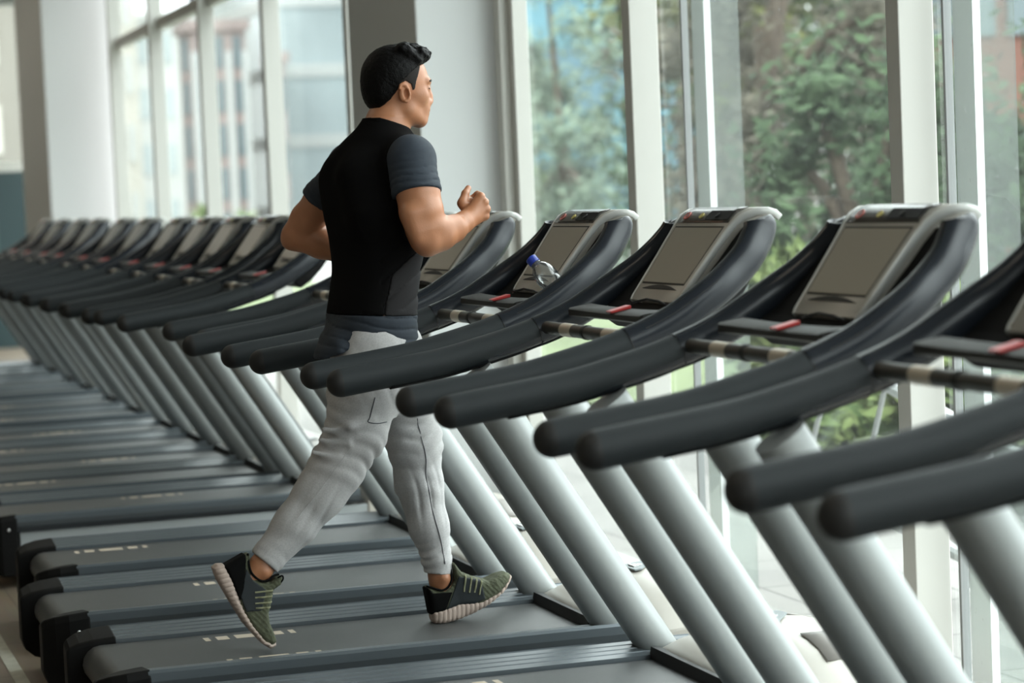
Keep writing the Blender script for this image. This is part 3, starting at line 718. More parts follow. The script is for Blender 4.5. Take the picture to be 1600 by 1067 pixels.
        for p in cor:
            for ax in range(3):
                if p[ax]: continue
                q = list(p); q[ax] = 1
                va = a[ci[:,0]+p[0], ci[:,1]+p[1], ci[:,2]+p[2]]; vb = a[ci[:,0]+q[0], ci[:,1]+q[1], ci[:,2]+q[2]]
                w = (va < 0) != (vb < 0); t = va[w]/(va[w]-vb[w]); pt = np.tile(np.array(p, float), (w.sum(), 1)); pt[:,ax] += t; acc[w] += pt; cnt[w] += 1
        V = s.lo + s.h*(ci + acc/np.maximum(cnt, 1)[:,None])
        F = []
        for ax in range(3):
            o1, o2 = [(1,2),(2,0),(0,1)][ax]; A = [slice(None)]*3; B = [slice(None)]*3; A[ax] = slice(0, n[ax]-1); B[ax] = slice(1, n[ax])
            ia, ib = ins[tuple(A)], ins[tuple(B)]; e = np.argwhere(ia != ib)
            e = e[(e[:,o1] > 0) & (e[:,o2] > 0) & (e[:,o1] < n[o1]-1) & (e[:,o2] < n[o2]-1)]
            fl = ia[tuple(e.T)]
            def at(d1, d2):
                g = e.copy(); g[:,o1] -= d1; g[:,o2] -= d2; return idx[tuple(g.T)]
            q = np.stack([at(1,1), at(0,1), at(0,0), at(1,0)], 1); q[~fl] = q[~fl][:,::-1]; F.append(q)
        F = np.concatenate(F)
        for it in range(smooth):                                    # light relaxation, then a small push back against shrinking
            for lam in (.5, -.48):
                S_ = np.zeros_like(V); C_ = np.zeros(len(V))
                for i in range(4):
                    for j in ((i+1) % 4, (i-1) % 4): np.add.at(S_, F[:,i], V[F[:,j]]); np.add.at(C_, F[:,i], 1)
                V = V + lam*(S_/np.maximum(C_, 1)[:,None]-V)
        off = np.array(parent_world(parent)); V = V-off
        me = bpy.data.meshes.new(name); me.vertices.add(len(V)); me.vertices.foreach_set('co', V.astype(np.float32).ravel())
        me.loops.add(F.size); me.loops.foreach_set('vertex_index', F.ravel().astype(np.int32)); me.polygons.add(len(F))
        me.polygons.foreach_set('loop_start', np.arange(0, F.size, 4, dtype=np.int32)); me.polygons.foreach_set('loop_total', np.full(len(F), 4, np.int32))
        me.update(calc_edges=True); me.validate(); me.shade_smooth(); me.materials.append(m)
        o = bpy.data.objects.new(name, me); link(o, parent); return o
def parent_world(o):
    v = Vector((0,0,0))
    while o is not None: v += o.location; o = o.parent
    return v
def V3(p): return np.array(p, float)

man = empty('person', (1.65, 6.53, .262), 'person in black shirt with slate sleeves and grey joggers, running in mid-stride on a treadmill', 'person')
LO, HI = (1.10, 6.10, .24), (2.10, 6.95, 1.96)
# --- shared joints (world metres)
TORSO = [((1.6505,6.5300,0.9598),.108,.160,0),((1.6516,6.5300,1.0582),.119,.170,0),((1.6517,6.5300,1.1387),.119,.170,1),((1.6605,6.5300,1.2060),.113,.165,4),((1.6732,6.5300,1.2803),.109,.163,8),((1.6815,6.5300,1.3779),.117,.168,14),((1.6866,6.5300,1.4844),.122,.177,21),((1.6866,6.5300,1.5608),.113,.176,23),((1.6886,6.5300,1.6033),.098,.150,23),((1.6959,6.5300,1.6403),.078,.112,20),((1.7103,6.5300,1.6735),.064,.075,12),((1.7187,6.5300,1.6963),.058,.062,8)]
R_ARM = [((1.7381,6.3450,1.5755),.060),((1.7424,6.3100,1.4882),.0575),((1.7461,6.3000,1.4362),.0575),((1.7532,6.2950,1.3876),.050),((1.7592,6.2950,1.3614),.044)]
R_FORE = [((1.7592,6.2950,1.3614),.044),((1.7985,6.3050,1.3733),.0445),((1.8411,6.3250,1.3852),.036),((1.8783,6.3500,1.4010),.028),((1.8988,6.3620,1.4124),.0245)]
L_ARM = [((1.6492,6.6900,1.5621),.053),((1.5876,6.7700,1.4784),.053),((1.5483,6.8150,1.4253),.047),((1.5196,6.8400,1.3786),.041)]
L_FORE = [((1.5196,6.8400,1.3786),.041),((1.5883,6.8150,1.3553),.0445),((1.6554,6.7700,1.3230),.035),((1.7240,6.7100,1.2929),.026)]
R_LEG = [((1.6386,6.4500,1.0630),.100),((1.5978,6.4400,0.9478),.0945),((1.5683,6.4300,0.8376),.081),((1.5118,6.4300,0.7500),.073),((1.4599,6.4300,0.6800),.065),((1.3881,6.4300,0.6014),.0555),((1.3112,6.4300,0.5201),.046)]
L_LEG = [((1.7164,6.6100,1.0504),.100),((1.7573,6.6200,0.9071),.088),((1.7835,6.6200,0.7809),.076),((1.7927,6.6200,0.6556),.063),((1.8130,6.6100,0.5412),.052),((1.8299,6.6050,0.4447),.043)]
# --- body: one continuous surface
B = Field((1.14,6.15,.25),(1.98,6.93,1.93), .003)
B.loft(TORSO, .010)
for arm in (R_ARM, R_FORE, L_ARM, L_FORE): B.chain(arm, .014)
B.cone(R_ARM[-1][0], (1.7541,6.2880,1.3340), .026, .016, .014); B.cone((1.7049,6.2680,1.4293), (1.7216,6.2620,1.3650), .020, .012, .03); B.cone((1.7839,6.2750,1.3965), (1.8447,6.3100,1.4025), .022, .014, .02)                       # point of the elbow
B.cone(L_ARM[-1][0], (1.5012,6.8450,1.3647), .028, .022, .014)
B.cone((1.7598,6.2850,1.4355), (1.7738,6.2900,1.3970), .034, .026, .02)                   # biceps
for leg in (R_LEG, L_LEG): B.chain([(p, r-.014) for p, r in leg], .02)
B.chain([((1.3112,6.4300,0.5201),.036),((1.2812,6.4300,0.4859),.034),((1.2447,6.4300,0.4611),.030),((1.2543,6.4300,0.4076),.030),((1.2816,6.4300,0.3172),.022)], .014)
B.chain([((1.8299,6.6050,0.4447),.036),((1.8395,6.6020,0.3834),.0325),((1.8383,6.6000,0.3303),.026),((1.9243,6.6000,0.3316),.024),((1.9767,6.6000,0.3417),.016)], .014)
B.cone((1.2917,6.4050,0.4814), (1.2917,6.4050,0.4814), .014, .014, .012); B.cone((1.8416,6.5750,0.3907), (1.8416,6.5750,0.3907), .014, .014, .012)   # ankle bones
# neck and head
B.chain([((1.7201,6.5300,1.6483),.060),((1.7312,6.5300,1.6870),.0535),((1.7425,6.5300,1.7310),.054)], .02)
B.cone((1.7142,6.5300,1.6787), (1.6900,6.5300,1.6316), .05, .06, .03)
B.ell((1.7535,6.5300,1.8087), (.0875,.073,.083), .02)
B.ell((1.7866,6.5300,1.7670), (.058,.061,.078), .025)
for sgn in (-1, 1):
    y = lambda q: 6.53+sgn*q
    B.cone(((1.7785,6.5300,1.7139)[0], y(.045), (1.7785,6.5300,1.7139)[2]), ((1.8162,6.5300,1.6878)[0], y(.018), (1.8162,6.5300,1.6878)[2]), .015, .0145, .03)   # jaw
    B.ell(((1.8100,6.5300,1.7539)[0], y(.040), (1.8100,6.5300,1.7539)[2]), (.020,.015,.016), .022)                # cheekbone
    B.cone(((1.8452,6.5300,1.7938)[0], y(.010), (1.8453,6.5300,1.7956)[2]), ((1.8360,6.5300,1.7958)[0], y(.040), (1.8360,6.5300,1.7958)[2]), .007, .005, .016)   # brow
    B.ell(((1.8490,6.5300,1.7759)[0], y(.031), (1.8490,6.5300,1.7750)[2]), (.010,.013,.007), .010, 'sub')   # socket
    B.ell(((1.8323,6.5300,1.7746)[0], y(.031), (1.8323,6.5300,1.7746)[2]), (.0125,.0135,.0115), .004)         # eye
    B.ell(((1.8427,6.5300,1.7387)[0], y(.012), (1.8427,6.5300,1.7387)[2]), (.009,.007,.007), .006)               # nostril wing
    c = (1.7569,6.4550,1.7631)                                                                           # ear
    yo = y(.071)
    B.ell((c[0], yo, c[2]), (.0145,.0075,.0255), .006, rot=-.16)
    rim = []
    for k in range(9):
        t = math.radians(150-32*k); rim.append(((c[0]-.0005+.0135*math.cos(t)*(1 if k < 7 else .7)-.004*math.sin(t)*.9, yo+sgn*.006, c[2]+.0245*math.sin(t)), .0040))
    B.chain(rim, .004)
    B.ell((c[0]+.004, yo+sgn*.0085, c[2]-.002), (.0072,.0125,.0135), .002, 'sub')
B.ell((1.8235,6.5300,1.7250), (.0235,.031,.034), .018)
B.chain([((1.8401,6.5300,1.7833),.0095),((1.8423,6.5300,1.7708),.0095),((1.8472,6.5300,1.7564),.0095),((1.8490,6.5300,1.7430),.0108)], .008)
B.ell((1.8383,6.5300,1.7174), (.0085,.023,.0052), .004); B.ell((1.8351,6.5300,1.7042), (.0085,.021,.006), .004)
B.ell((1.8199,6.5300,1.6877), (.0165,.022,.0165), .014)
# right fist: metacarpals, four curled fingers, thumb
W = V3((1.8988,6.3620,1.4124)); K = [V3((1.9338,6.3660,1.4688)), V3((1.9429,6.3620,1.4526)), V3((1.9476,6.3620,1.4331)), V3((1.9442,6.3660,1.4139))]
fw = V3((1.9469,6.3700,1.4455))-W; fw /= np.linalg.norm(fw); inn = np.array((-.12,1,0)); inn /= np.linalg.norm(inn); up = np.cross(inn, fw)
for i, kp in enumerate(K):
    B.cone(W+(i-1.5)*.004*np.array((0,0,-1)), kp, .019, (.0125,.0125,.012,.011)[i], .014)
    ln = (.037,.041,.038,.031)[i]; rr = (.0102,.0105,.0098,.0088)[i]
    p1 = kp+fw*.012+inn*ln; p2 = p1-fw*(.024,.027,.025,.02)[i]+inn*.008; p3 = p2-fw*.006-inn*.019
    B.chain([(kp+fw*.003, rr+.0012),(p1, rr),(p2, rr-.001),(p3, rr-.0018)], .0035)
for kp in K: B.ell(tuple(kp-inn*.006+fw*.002), (.0098,.0098,.0098), .005); B.cone(tuple(kp-inn*.010), tuple(W*.55+kp*.45-inn*.012), .0035, .002, .006)
for i in range(3): m_ = (K[i]+K[i+1])/2; B.cone(tuple(m_+fw*.014-inn*.006), tuple(m_+fw*.012+inn*.03), .0035, .0035, .004, 'sub')
T0 = W+fw*.012+inn*.016; T1 = V3((1.8901,6.3880,1.4533)); T2 = V3((1.9022,6.4000,1.4793)); T3 = T2+fw*.020+inn*.010-up*.004
B.chain([(T0,.0165),(T1,.0135),(T2,.0108)], .010); B.chain([(T2,.0108),(T3,.0088)], .004)
# left fist, turned in front of the belly
W = V3((1.7240,6.7100,1.2929)); fw = np.array((.80,-.56,-.02)); fw /= np.linalg.norm(fw); inn = np.array((-.5,-.75,.1)); inn -= fw*(inn@fw); inn /= np.linalg.norm(inn); up = np.array((0,0,1.))
for i in range(4):
    kp = W+fw*(.074-.004*i)+up*(.024-.016*i)
    B.cone(W, kp, .019, .012, .014); p1 = kp+fw*.010+inn*.036; p2 = p1-fw*.024+inn*.008; p3 = p2-fw*.005-inn*.018
    B.chain([(kp,.0112),(p1,.0100),(p2,.009),(p3,.0085)], .0035)
B.chain([(W+fw*.015+up*.012,.016),(W+fw*.03+up*.034+inn*.012,.013),(W+fw*.055+up*.036+inn*.02,.0105),(W+fw*.07+up*.026+inn*.034,.009)], .006)
B.mesh('body', M['skin'], man, 2)
# eyebrows
for sgn in (-1, 1):
    E_ = Field((1.80,6.46,1.77),(1.88,6.60,1.82),.0015); c = (1.8537,6.5300,1.7963)
    E_.chain([((c[0]-.0072, 6.53+sgn*.013, c[2]-.003),.0030),((c[0]-.0085, 6.53+sgn*.028, c[2]+.0005),.0040),((c[0]-.0150, 6.53+sgn*.043, c[2]-.001),.0034)], .002); E_.mesh('eyebrow', M['hair'], man)
    q_ = (1.8453,6.5300,1.7751); b = MB(); o_ = Vector(man.location); b.tube([Vector((q_[0]-.0035,6.53+sgn*.022,q_[2]))-o_, Vector((q_[0]-.0035,6.53+sgn*.033,q_[2]+.001))-o_, Vector((q_[0]-.009,6.53+sgn*.044,q_[2]-.001))-o_], [.0024]*3, 6); b.build('eyelashes', M['hair'], man)
# --- hair
H = Field((1.63,6.43,1.68),(1.90,6.63,1.94),.003)
H.ell((1.7509,6.5300,1.8123), (.0955,.0815,.089), .01)
H.ell((1.7040,6.5300,1.7729), (.046,.066,.058), .02)
for px, py, yy, r in [(1.8248, 1.8726, 6.53, 0.024), (1.8136, 1.8702, 6.49, 0.024), (1.836, 1.875, 6.57, 0.024), (1.8411, 1.8651, 6.53, 0.016), (1.8308, 1.8633, 6.5, 0.015), (1.8477, 1.8669, 6.56, 0.015), (1.8013, 1.8824, 6.51, 0.02), (1.8032, 1.8869, 6.55, 0.022), (1.7657, 1.8847, 6.48, 0.022), (1.7832, 1.8913, 6.53, 0.02), (1.8302, 1.8785, 6.515, 0.014), (1.8162, 1.887, 6.53, 0.016), (1.846, 1.8714, 6.52, 0.009), (1.8519, 1.8762, 6.54, 0.009), (1.7996, 1.8554, 6.475, 0.018), (1.782, 1.8699, 6.475, 0.02)]: H.ell((px, yy, py), (r,r,r*.85), .009)
H.warp(lambda x, y, z: .0011*np.sin(310*x+2*np.sin(160*y))*np.sin(290*y+1.5*np.sin(200*z))*np.sin(260*z+1)+np.clip((z-1.83)/.06,0,1)*np.clip((x-1.73)/.08,0,1)*.0045*np.sin(230*x+90*y)*np.sin(250*y+60*z)*np.sin(240*z+.7))
hl = [(1.6298, 1.7579), (1.6603, 1.7149), (1.6953, 1.7244), (1.7238, 1.7499), (1.7395, 1.774), (1.7496, 1.7931), (1.7629, 1.805), (1.7783, 1.8204), (1.7934, 1.8306), (1.8047, 1.8374), (1.8196, 1.8414), (1.8308, 1.8455), (1.8458, 1.8522)]
hx = np.array([p[0] for p in hl]); hz = np.array([p[1] for p in hl])
H.clip(lambda x, y, z: np.interp(x, hx, hz).astype(np.float32)-z+.0012*np.sin(700*x+300*y))
H.mesh('hair', M['hair'], man, 1)
FD = Field((1.72,6.43,1.74),(1.84,6.63,1.86),.0025)                            # clipped sides, where scalp shows through
FD.ell((1.7535,6.5300,1.8087), (.0895,.0755,.085), .02); FD.ell((1.7866,6.5300,1.7670), (.060,.0632,.0798), .025)
fx = [(1.7295, 1.755), (1.7395, 1.7723), (1.7475, 1.7879), (1.7625, 1.7962), (1.7785, 1.787), (1.7815, 1.7711), (1.7888, 1.7709), (1.7956, 1.7989), (1.8037, 1.8163), (1.8101, 1.8337), (1.8167, 1.8582)]
f_x = np.array([p[0] for p in fx]); f_lo = np.array([p[1] for p in fx])
FD.clip(lambda x, y, z: np.interp(x, f_x, f_lo).astype(np.float32)-z+.0015*np.sin(900*x)*np.sin(800*y)); FD.clip(lambda x, y, z: .045-np.abs(y-6.53)+0*x+0*z)
M['fade'] = mat('clipped hair', (.010,.0065,.005), .85, bump=.5, bscale=900, var=.5, vscale=300)
for y0_, y1_, lb in ((6.40,6.53,'short clipped hair at the right temple'),(6.53,6.66,'short clipped hair at the left temple')):
    part_label(FD.copy().clip(lambda x, y, z: np.maximum(y0_-y, y-y1_)+0*x+0*z).mesh('clipped_side', M['fade'], man, 1), lb)
# --- shirt
T = Field((1.36,6.16,.98),(1.95,6.92,1.72))
T.loft(TORSO, -.002)
pR = V3((1.7398,6.3080,1.4831)); nR = V3((1.7413,6.3050,1.4572))-V3((1.7405,6.3250,1.5145)); nR /= np.linalg.norm(nR)
pL = V3((1.5804,6.7720,1.4769)); nL = V3((1.5711,6.7850,1.4536))-V3((1.6029,6.7480,1.5141)); nL /= np.linalg.norm(nL)
pl = lambda p, n: (lambda x, y, z: ((x-p[0])*n[0]+(y-p[1])*n[1]+(z-p[2])*n[2]).astype(np.float32))
neg = lambda f: (lambda x, y, z: -f(x, y, z))
for ch, p_, n_ in (([((1.7370,6.3480,1.5722),.0685),((1.7388,6.3100,1.4884),.0640),((1.7413,6.3050,1.4572),.0645)], pR, nR), ([((1.6494,6.6900,1.5657),.060),((1.5876,6.7700,1.4784),.060),((1.5711,6.7850,1.4536),.0595)], pL, nL)):
    A_ = Field((1.36,6.16,.98),(1.95,6.92,1.72)); A_.chain(ch, .02)
    c0 = V3(p_); a_n = n_/np.linalg.norm(n_)
    def crease(x, y, z, c0=c0, n=a_n, sg=1 if p_ is pR else -1):
        t = (x-c0[0])*n[0]+(y-c0[1])*n[1]+(z-c0[2])*n[2]                       # 0 at the sleeve hem, negative up the arm
        ph = t/.021*PI+1.1*np.sin(38*(x-c0[0])+20*(y-c0[1]))+.8*np.sin(23*x+9*z)
        return .0045*(1-np.abs(np.sin(ph)))**3*np.exp(-((t+.03)/.045)**2)+.0022*np.exp(-((t+.013)/.0022)**2)*.5
    A_.warp(crease)
    A_.clip(pl(p_, n_)); T.mix((slice(None),)*3, A_.a, .03, 'add')
T.cone((1.7125,6.5300,1.6415), (1.7462,6.3800,1.5831), .045, .054, .04); T.cone((1.6992,6.5500,1.6408), (1.6478,6.6800,1.5837), .045, .046, .04)     # trapezius
T.cone((1.6168,6.4600,1.5391), (1.6291,6.4200,1.4419), .05, .05, .06); T.cone((1.6098,6.6200,1.5245), (1.6250,6.6000,1.4430), .045, .045, .06)        # shoulder blades
T.ell((1.5313,6.5000,1.0670), (.035,.11,.05), .04); T.ell((1.5028,6.4900,1.0498), (.024,.06,.022), .03)                                    # loose tail of the hem at the back
def folds(Fd, L, amp=.004, k=.016):
    for p, q, r in L: Fd.cone(p, q, r, r*.6, k)
T.warp(lambda x, y, z: (z < 1.17)*.0035*(1-np.abs(np.sin((z*1.0+.35*x)/.030*PI+1.5*np.sin(16*x+14*y))))**3+(z >= 1.17)*(z < 1.36)*(x > 1.64)*.0045*(1-np.abs(np.sin((z*.75-.75*x)/.045*PI+1.2*np.sin(14*x+9*y))))**3)
hemx = [(1.4443, 1.0348), (1.4874, 1.0443), (1.5199, 1.0545), (1.5674, 1.076), (1.6045, 1.1034), (1.6265, 1.1126), (1.6482, 1.1131), (1.669, 1.0961), (1.6895, 1.0703), (1.7037, 1.0642), (1.7277, 1.0733), (1.7592, 1.0855)]
h_x = np.array([p[0] for p in hemx]); h_z = np.array([p[1] for p in hemx])
hem = lambda x, y, z: np.interp(x, h_x, h_z).astype(np.float32)-z
qR = V3((1.7051,6.4300,1.5789)); mR = np.array((.72,-.66,.10)); mR /= np.linalg.norm(mR); qL = V3((1.5975,6.6600,1.5670)); mL = np.array((-.55,.82,.06)); mL /= np.linalg.norm(mL)
col_p = V3((1.7217,6.5300,1.6820)); col_n = np.array((.35,0,1.)); col_n /= np.linalg.norm(col_n)
T.clip(pl(col_p, col_n)); T.clip(hem)
# cloth pieces: back and front, sleeves, hem band
low = lambda x, y, z: z-(1.157-.06*(x-1.65))+0*x
gA = V3((1.7536,6.3100,1.5741)); gB = V3((1.7354,6.3000,1.4367))
def armR(x, y, z):
    v = gB-gA; t = np.clip(((x-gA[0])*v[0]+(y-gA[1])*v[1]+(z-gA[2])*v[2])/(v@v), 0, 1)
    return np.maximum(np.sqrt((x-gA[0]-t*v[0])**2+(y-gA[1]-t*v[1])**2+(z-gA[2]-t*v[2])**2)-(.093-.028*t), np.maximum(y-6.47, 1.471-z)).astype(np.float32)
armL = lambda x, y, z: np.maximum(np.maximum(-pl(qL, mL)(x, y, z), 6.60-y), 1.36-z)+0*x
px_ = np.array([(1.6482,6.3700,1.1676)[0],(1.6744,6.3700,1.2656)[0],(1.7270,6.3700,1.3083)[0],(1.7792,6.3700,1.3390)[0]]); pz_ = np.array([(1.6482,6.3700,1.1676)[2],(1.6744,6.3700,1.2656)[2],(1.7270,6.3700,1.3083)[2],(1.7792,6.3700,1.3390)[2]])
side = lambda x, y, z: np.maximum(np.maximum(z-np.interp(x, px_, pz_).astype(np.float32), px_[0]-x), y-6.50)
S1 = T.copy().clip(neg(low)).clip(neg(armR)).clip(neg(armL)).clip(neg(side)); sh = S1.mesh('shirt', M['black_cloth'], man, 2)
S2 = T.copy().clip(armR); part_label(S2.mesh('sleeve', M['slate_cloth'], sh, 2), 'slate grey right sleeve')
S3 = T.copy().clip(armL); part_label(S3.mesh('sleeve', M['slate_cloth'], sh, 2), 'slate grey left sleeve')
S5 = T.copy().clip(neg(low)).clip(side); M['side_cloth'] = mat('side cloth', (.022,.021,.022), .85, spec=.15, bump=.25, bscale=800); part_label(S5.mesh('side_panel', M['side_cloth'], sh, 2), 'dark charcoal side panel')
S4 = T.copy().clip(low); part_label(S4.mesh('hem_band', M['hem_cloth'], sh, 2), 'slate blue hem band')
CL = Field((1.58,6.42,1.62),(1.80,6.64,1.74),.003); CL.loft(TORSO[-4:], -.004, .005); CL.chain([((1.7201,6.5300,1.6483),.064),((1.7312,6.5300,1.6870),.058)], .01)
CL.clip(pl(col_p+col_n*.004, col_n)).clip(neg(pl(col_p-col_n*.010, col_n))); CL.mesh('collar', M['black_cloth'], sh, 1)
# --- joggers
J = Field((1.20,6.30,.34),(1.92,6.76,1.16))
J.loft([((1.6463,6.5300,0.8704),.06,.08,0),((1.6490,6.5300,0.9277),.105,.150,0),((1.6472,6.5300,1.0048),.113,.164,0),((1.6465,6.5300,1.0675),.104,.156,0),((1.6507,6.5300,1.1566),.098,.146,0)], 0, .03)
J.chain(R_LEG, .03); J.chain(L_LEG, .03)
J.chain([((1.3112,6.4300,0.5201),.0455),((1.2813,6.4300,0.4876),.041)], .008); J.chain([((1.8299,6.6050,0.4447),.0425),((1.8364,6.6030,0.3928),.040)], .008)
folds(J, [((1.4699,6.3750,0.8561),(1.5348,6.3480,0.8607),.011),((1.5348,6.3480,0.8607),(1.5938,6.3520,0.8789),.008),((1.4623,6.3850,0.8349),(1.5279,6.3500,0.8192),.011),((1.4364,6.3800,0.8006),(1.5013,6.3570,0.7857),.008)], k=.02)
for p, q, r in [((1.4599,6.3720,0.8466),(1.5384,6.3370,0.8439),.009),((1.4539,6.3750,0.8189),(1.5170,6.3450,0.8030),.007)]: J.cone(p, q, r, r*.5, .016, 'sub')
def drape(x, y, z):
    ta = np.arctan2(y-6.43, x-1.50)
    sr = -.58*(x-1.545)-.815*(z-.80); wr = (x < 1.72)*(z < .98)*(y < 6.53)
    ur = .815*(x-1.545)-.58*(z-.80)
    gr = lambda ph, q=2: (.5+.5*np.cos(2*ph))**(q*.8)
    d = wr*(.0065*np.exp(-((sr-.0)/.085)**2)*gr(sr/.040*PI+16*ur+1.3*np.sin(22*ur+18*y)+.4)
            +.0055*np.exp(-((sr-.415)/.055)**2)*gr(sr/.027*PI-9*ur+1.4*np.sin(30*ur+25*y))
            +.0040*np.exp(-((sr-.22)/.12)**2)*gr(ur/.036*PI+7*sr+1.2*np.sin(14*sr+10*y), 4))
    sl = .16*(x-1.79)-.985*(z-.80); wl = (y >= 6.53)*(z < .98)
    ul = .985*(x-1.79)+.16*(z-.80)
    d = d + wl*(.0070*np.exp(-((sl-.02)/.085)**2)*gr(sl/.043*PI-17*ul+1.5*np.sin(24*ul+20*y)+.9)
            +.0060*np.exp(-((sl-.34)/.060)**2)*gr(sl/.026*PI+10*ul+1.4*np.sin(32*ul+24*y))
            +.0045*np.exp(-((sl-.17)/.11)**2)*gr(ul/.034*PI-8*sl+1.2*np.sin(15*sl+10*y), 4))
    d = d + (z >= .90)*.0045*np.exp(-((z-1.0)/.07)**2)*gr((x*.9+z*.35)/.036*PI+1.2*np.sin(18*z+8*y), 4)
    msk = np.clip(.55+.75*np.sin(21*x+13*z+9*y+.6)*np.sin(17*z-11*x+1.1)+.35*np.sin(41*x-33*z), .38, 1.2)
    return (d*msk-.0012)*.95
J.warp(drape)
J.warp(lambda x, y, z: .0008*np.sin(45*x+38*z+3*np.sin(30*z+20*y)))
pr = V3((1.2929,6.4300,0.5076)); nr_ = V3((1.2813,6.4300,0.4876))-V3((1.3467,6.4300,0.5556)); nr_ /= np.linalg.norm(nr_)
pl_ = V3((1.8330,6.6030,0.4023)); nl_ = V3((1.8364,6.6030,0.3928))-V3((1.8271,6.6050,0.4670)); nl_ /= np.linalg.norm(nl_); nl_ = nl_+np.array((-.25,0,0)); nl_ /= np.linalg.norm(nl_)
J.clip(lambda x, y, z: np.where(x < 1.45, pl(pr, nr_)(x, y, z), -.5)); J.clip(lambda x, y, z: np.where(x > 1.70, pl(pl_, nl_)(x, y, z), -.5))
jg = J.mesh('joggers', M['pants'], man, 1)
def strip(pts, w, name, m, par):
    b = MB(); off = parent_world(par); P_ = catmull([tuple(Vector(p)-off) for p in pts], 5); b.tube(P_, [w]*len(P_), 6); return b.build(name, m, par, smooth=60)
def on_leg(_, pts, lift=-.0010):                                                # lay a seam on the near side of the cloth
    out = []; P_ = catmull(pts, 4)
    for p in P_:
        i = int(round((p[0]-J.lo[0])/J.h)); k = int(round((p[2]-J.lo[2])/J.h)); col = J.a[i,:,k]; w = np.where(col < 0)[0]
        if len(w) == 0: continue
        # the run of cloth nearest the wanted side
        runs = np.split(w, np.where(np.diff(w) > 1)[0]+1); r_ = min(runs, key=lambda q: abs(J.ax[1][q[0]]-p[1])); j = r_[0]
        y = J.ax[1][j]-J.h*float(-col[j]/max(col[j-1]-col[j], 1e-6)) if j > 0 else J.ax[1][j]
        out.append((p[0], float(y)+lift, p[2]))
    return out
strip(on_leg(L_LEG, [(1.7724,6.5600,0.8558),(1.7860,6.5600,0.7859),(1.7951,6.5600,0.7398),(1.7963,6.5600,0.6852),(1.8079,6.5600,0.6114),(1.8199,6.5600,0.5465),(1.8343,6.5600,0.4905),(1.8421,6.5700,0.4336)]), .0012, 'side_seam', M['stitch'], jg)
strip(on_leg(R_LEG, [(1.5297,6.3600,0.8042),(1.4916,6.3600,0.7548),(1.4375,6.3700,0.6882),(1.3824,6.3750,0.6258)]), .0012, 'side_seam', M['pants'], jg)
strip(on_leg(R_LEG, [(1.6034,6.3500,0.9394),(1.5884,6.3500,0.8881),(1.5824,6.3500,0.8746),(1.6107,6.3500,0.8674),(1.6421,6.3600,0.8679)]), .0014, 'pocket_seam', M['stitch'], jg)
# --- shoes
WID = [(0,.030),(.12,.036),(.35,.037),(.62,.046),(.80,.045),(.93,.034),(1,.018)]
def shoe(yc, sole, up_, heel, toe, heel_line, cage, laces, lo, hi, lab, collar):
    xz = lambda L: [(p[0], p[2]) for p in L]
    U = Field(lo, hi, .0025); U.poly(xz(up_), yc, [(u, w-.003) for u, w in WID], (heel[0], heel[2]), (toe[0], toe[2]))
    U.warp(lambda x, y, z: .0008*np.sin(420*x+380*z)*np.sin(500*y))
    s_ = U.mesh('shoe', M['shoe_green'], man, 1); part_label(s_, lab)
    F2 = Field(lo, hi, .0025); F2.poly(xz(sole), yc, WID, (heel[0], heel[2]), (toe[0], toe[2]))
    dx, dz = toe[0]-heel[0], toe[2]-heel[2]; Ls = math.hypot(dx, dz); dx /= Ls; dz /= Ls
    F2.warp(lambda x, y, z: .0010*np.clip(np.sin(2*PI*((x-heel[0])*dx+(z-heel[2])*dz-.45*((x-heel[0])*-dz+(z-heel[2])*dx))/.0145)*3-1.2, -.2, 1.4)*(np.abs(y-yc) > .02))
    F2.mesh('sole', M['sole'], s_, 1)
    for poly_, nm, m, off in ((heel_line,'heel_counter',M['shoe_black'],.0022),(cage,'side_cage',M['shoe_grey'],.0018)):
        G_ = Field(lo, hi, .0025); G_.poly(xz(up_), yc, [(u, w-.003) for u, w in WID], (heel[0], heel[2]), (toe[0], toe[2]), off=off)
        P2 = np.array(xz(poly_)); C_ = Field(lo, hi, .0025); C_.poly(P2, yc, [(0,.09),(1,.09)], (heel[0], heel[2]), (toe[0], toe[2]))
        G_.a = np.maximum(G_.a, C_.a); G_.mesh(nm, m, s_, 1)
    for a_, b_ in laces:
        a_, b_ = V3(a_), V3(b_); pts = []
        for t in np.linspace(0, 1, 7):
            p = a_*(1-t)+b_*t; i_ = int(round((p[0]-G_.lo[0])/G_.h)); k_ = int(round((p[2]-G_.lo[2])/G_.h)); w = np.where((G_.a[i_,:,k_] < 0) | (U.a[i_,:,k_] < 0))[0]
            if len(w): pts.append((p[0], float(G_.ax[1][w[0]])-.0012, p[2]))
        if len(pts) > 2:
            l_ = pts[-1]; pts.append((l_[0], min(l_[1]+.012, yc), l_[2]+.003)); pts.append((l_[0], yc+.008, l_[2]+.004)); strip(pts, .0027, 'lace', M['lace'], s_)
    strip([(p[0], yc-o, p[2]) for p, o in collar], .0034, 'collar_edge', M['shoe_black'], s_)
    return s_
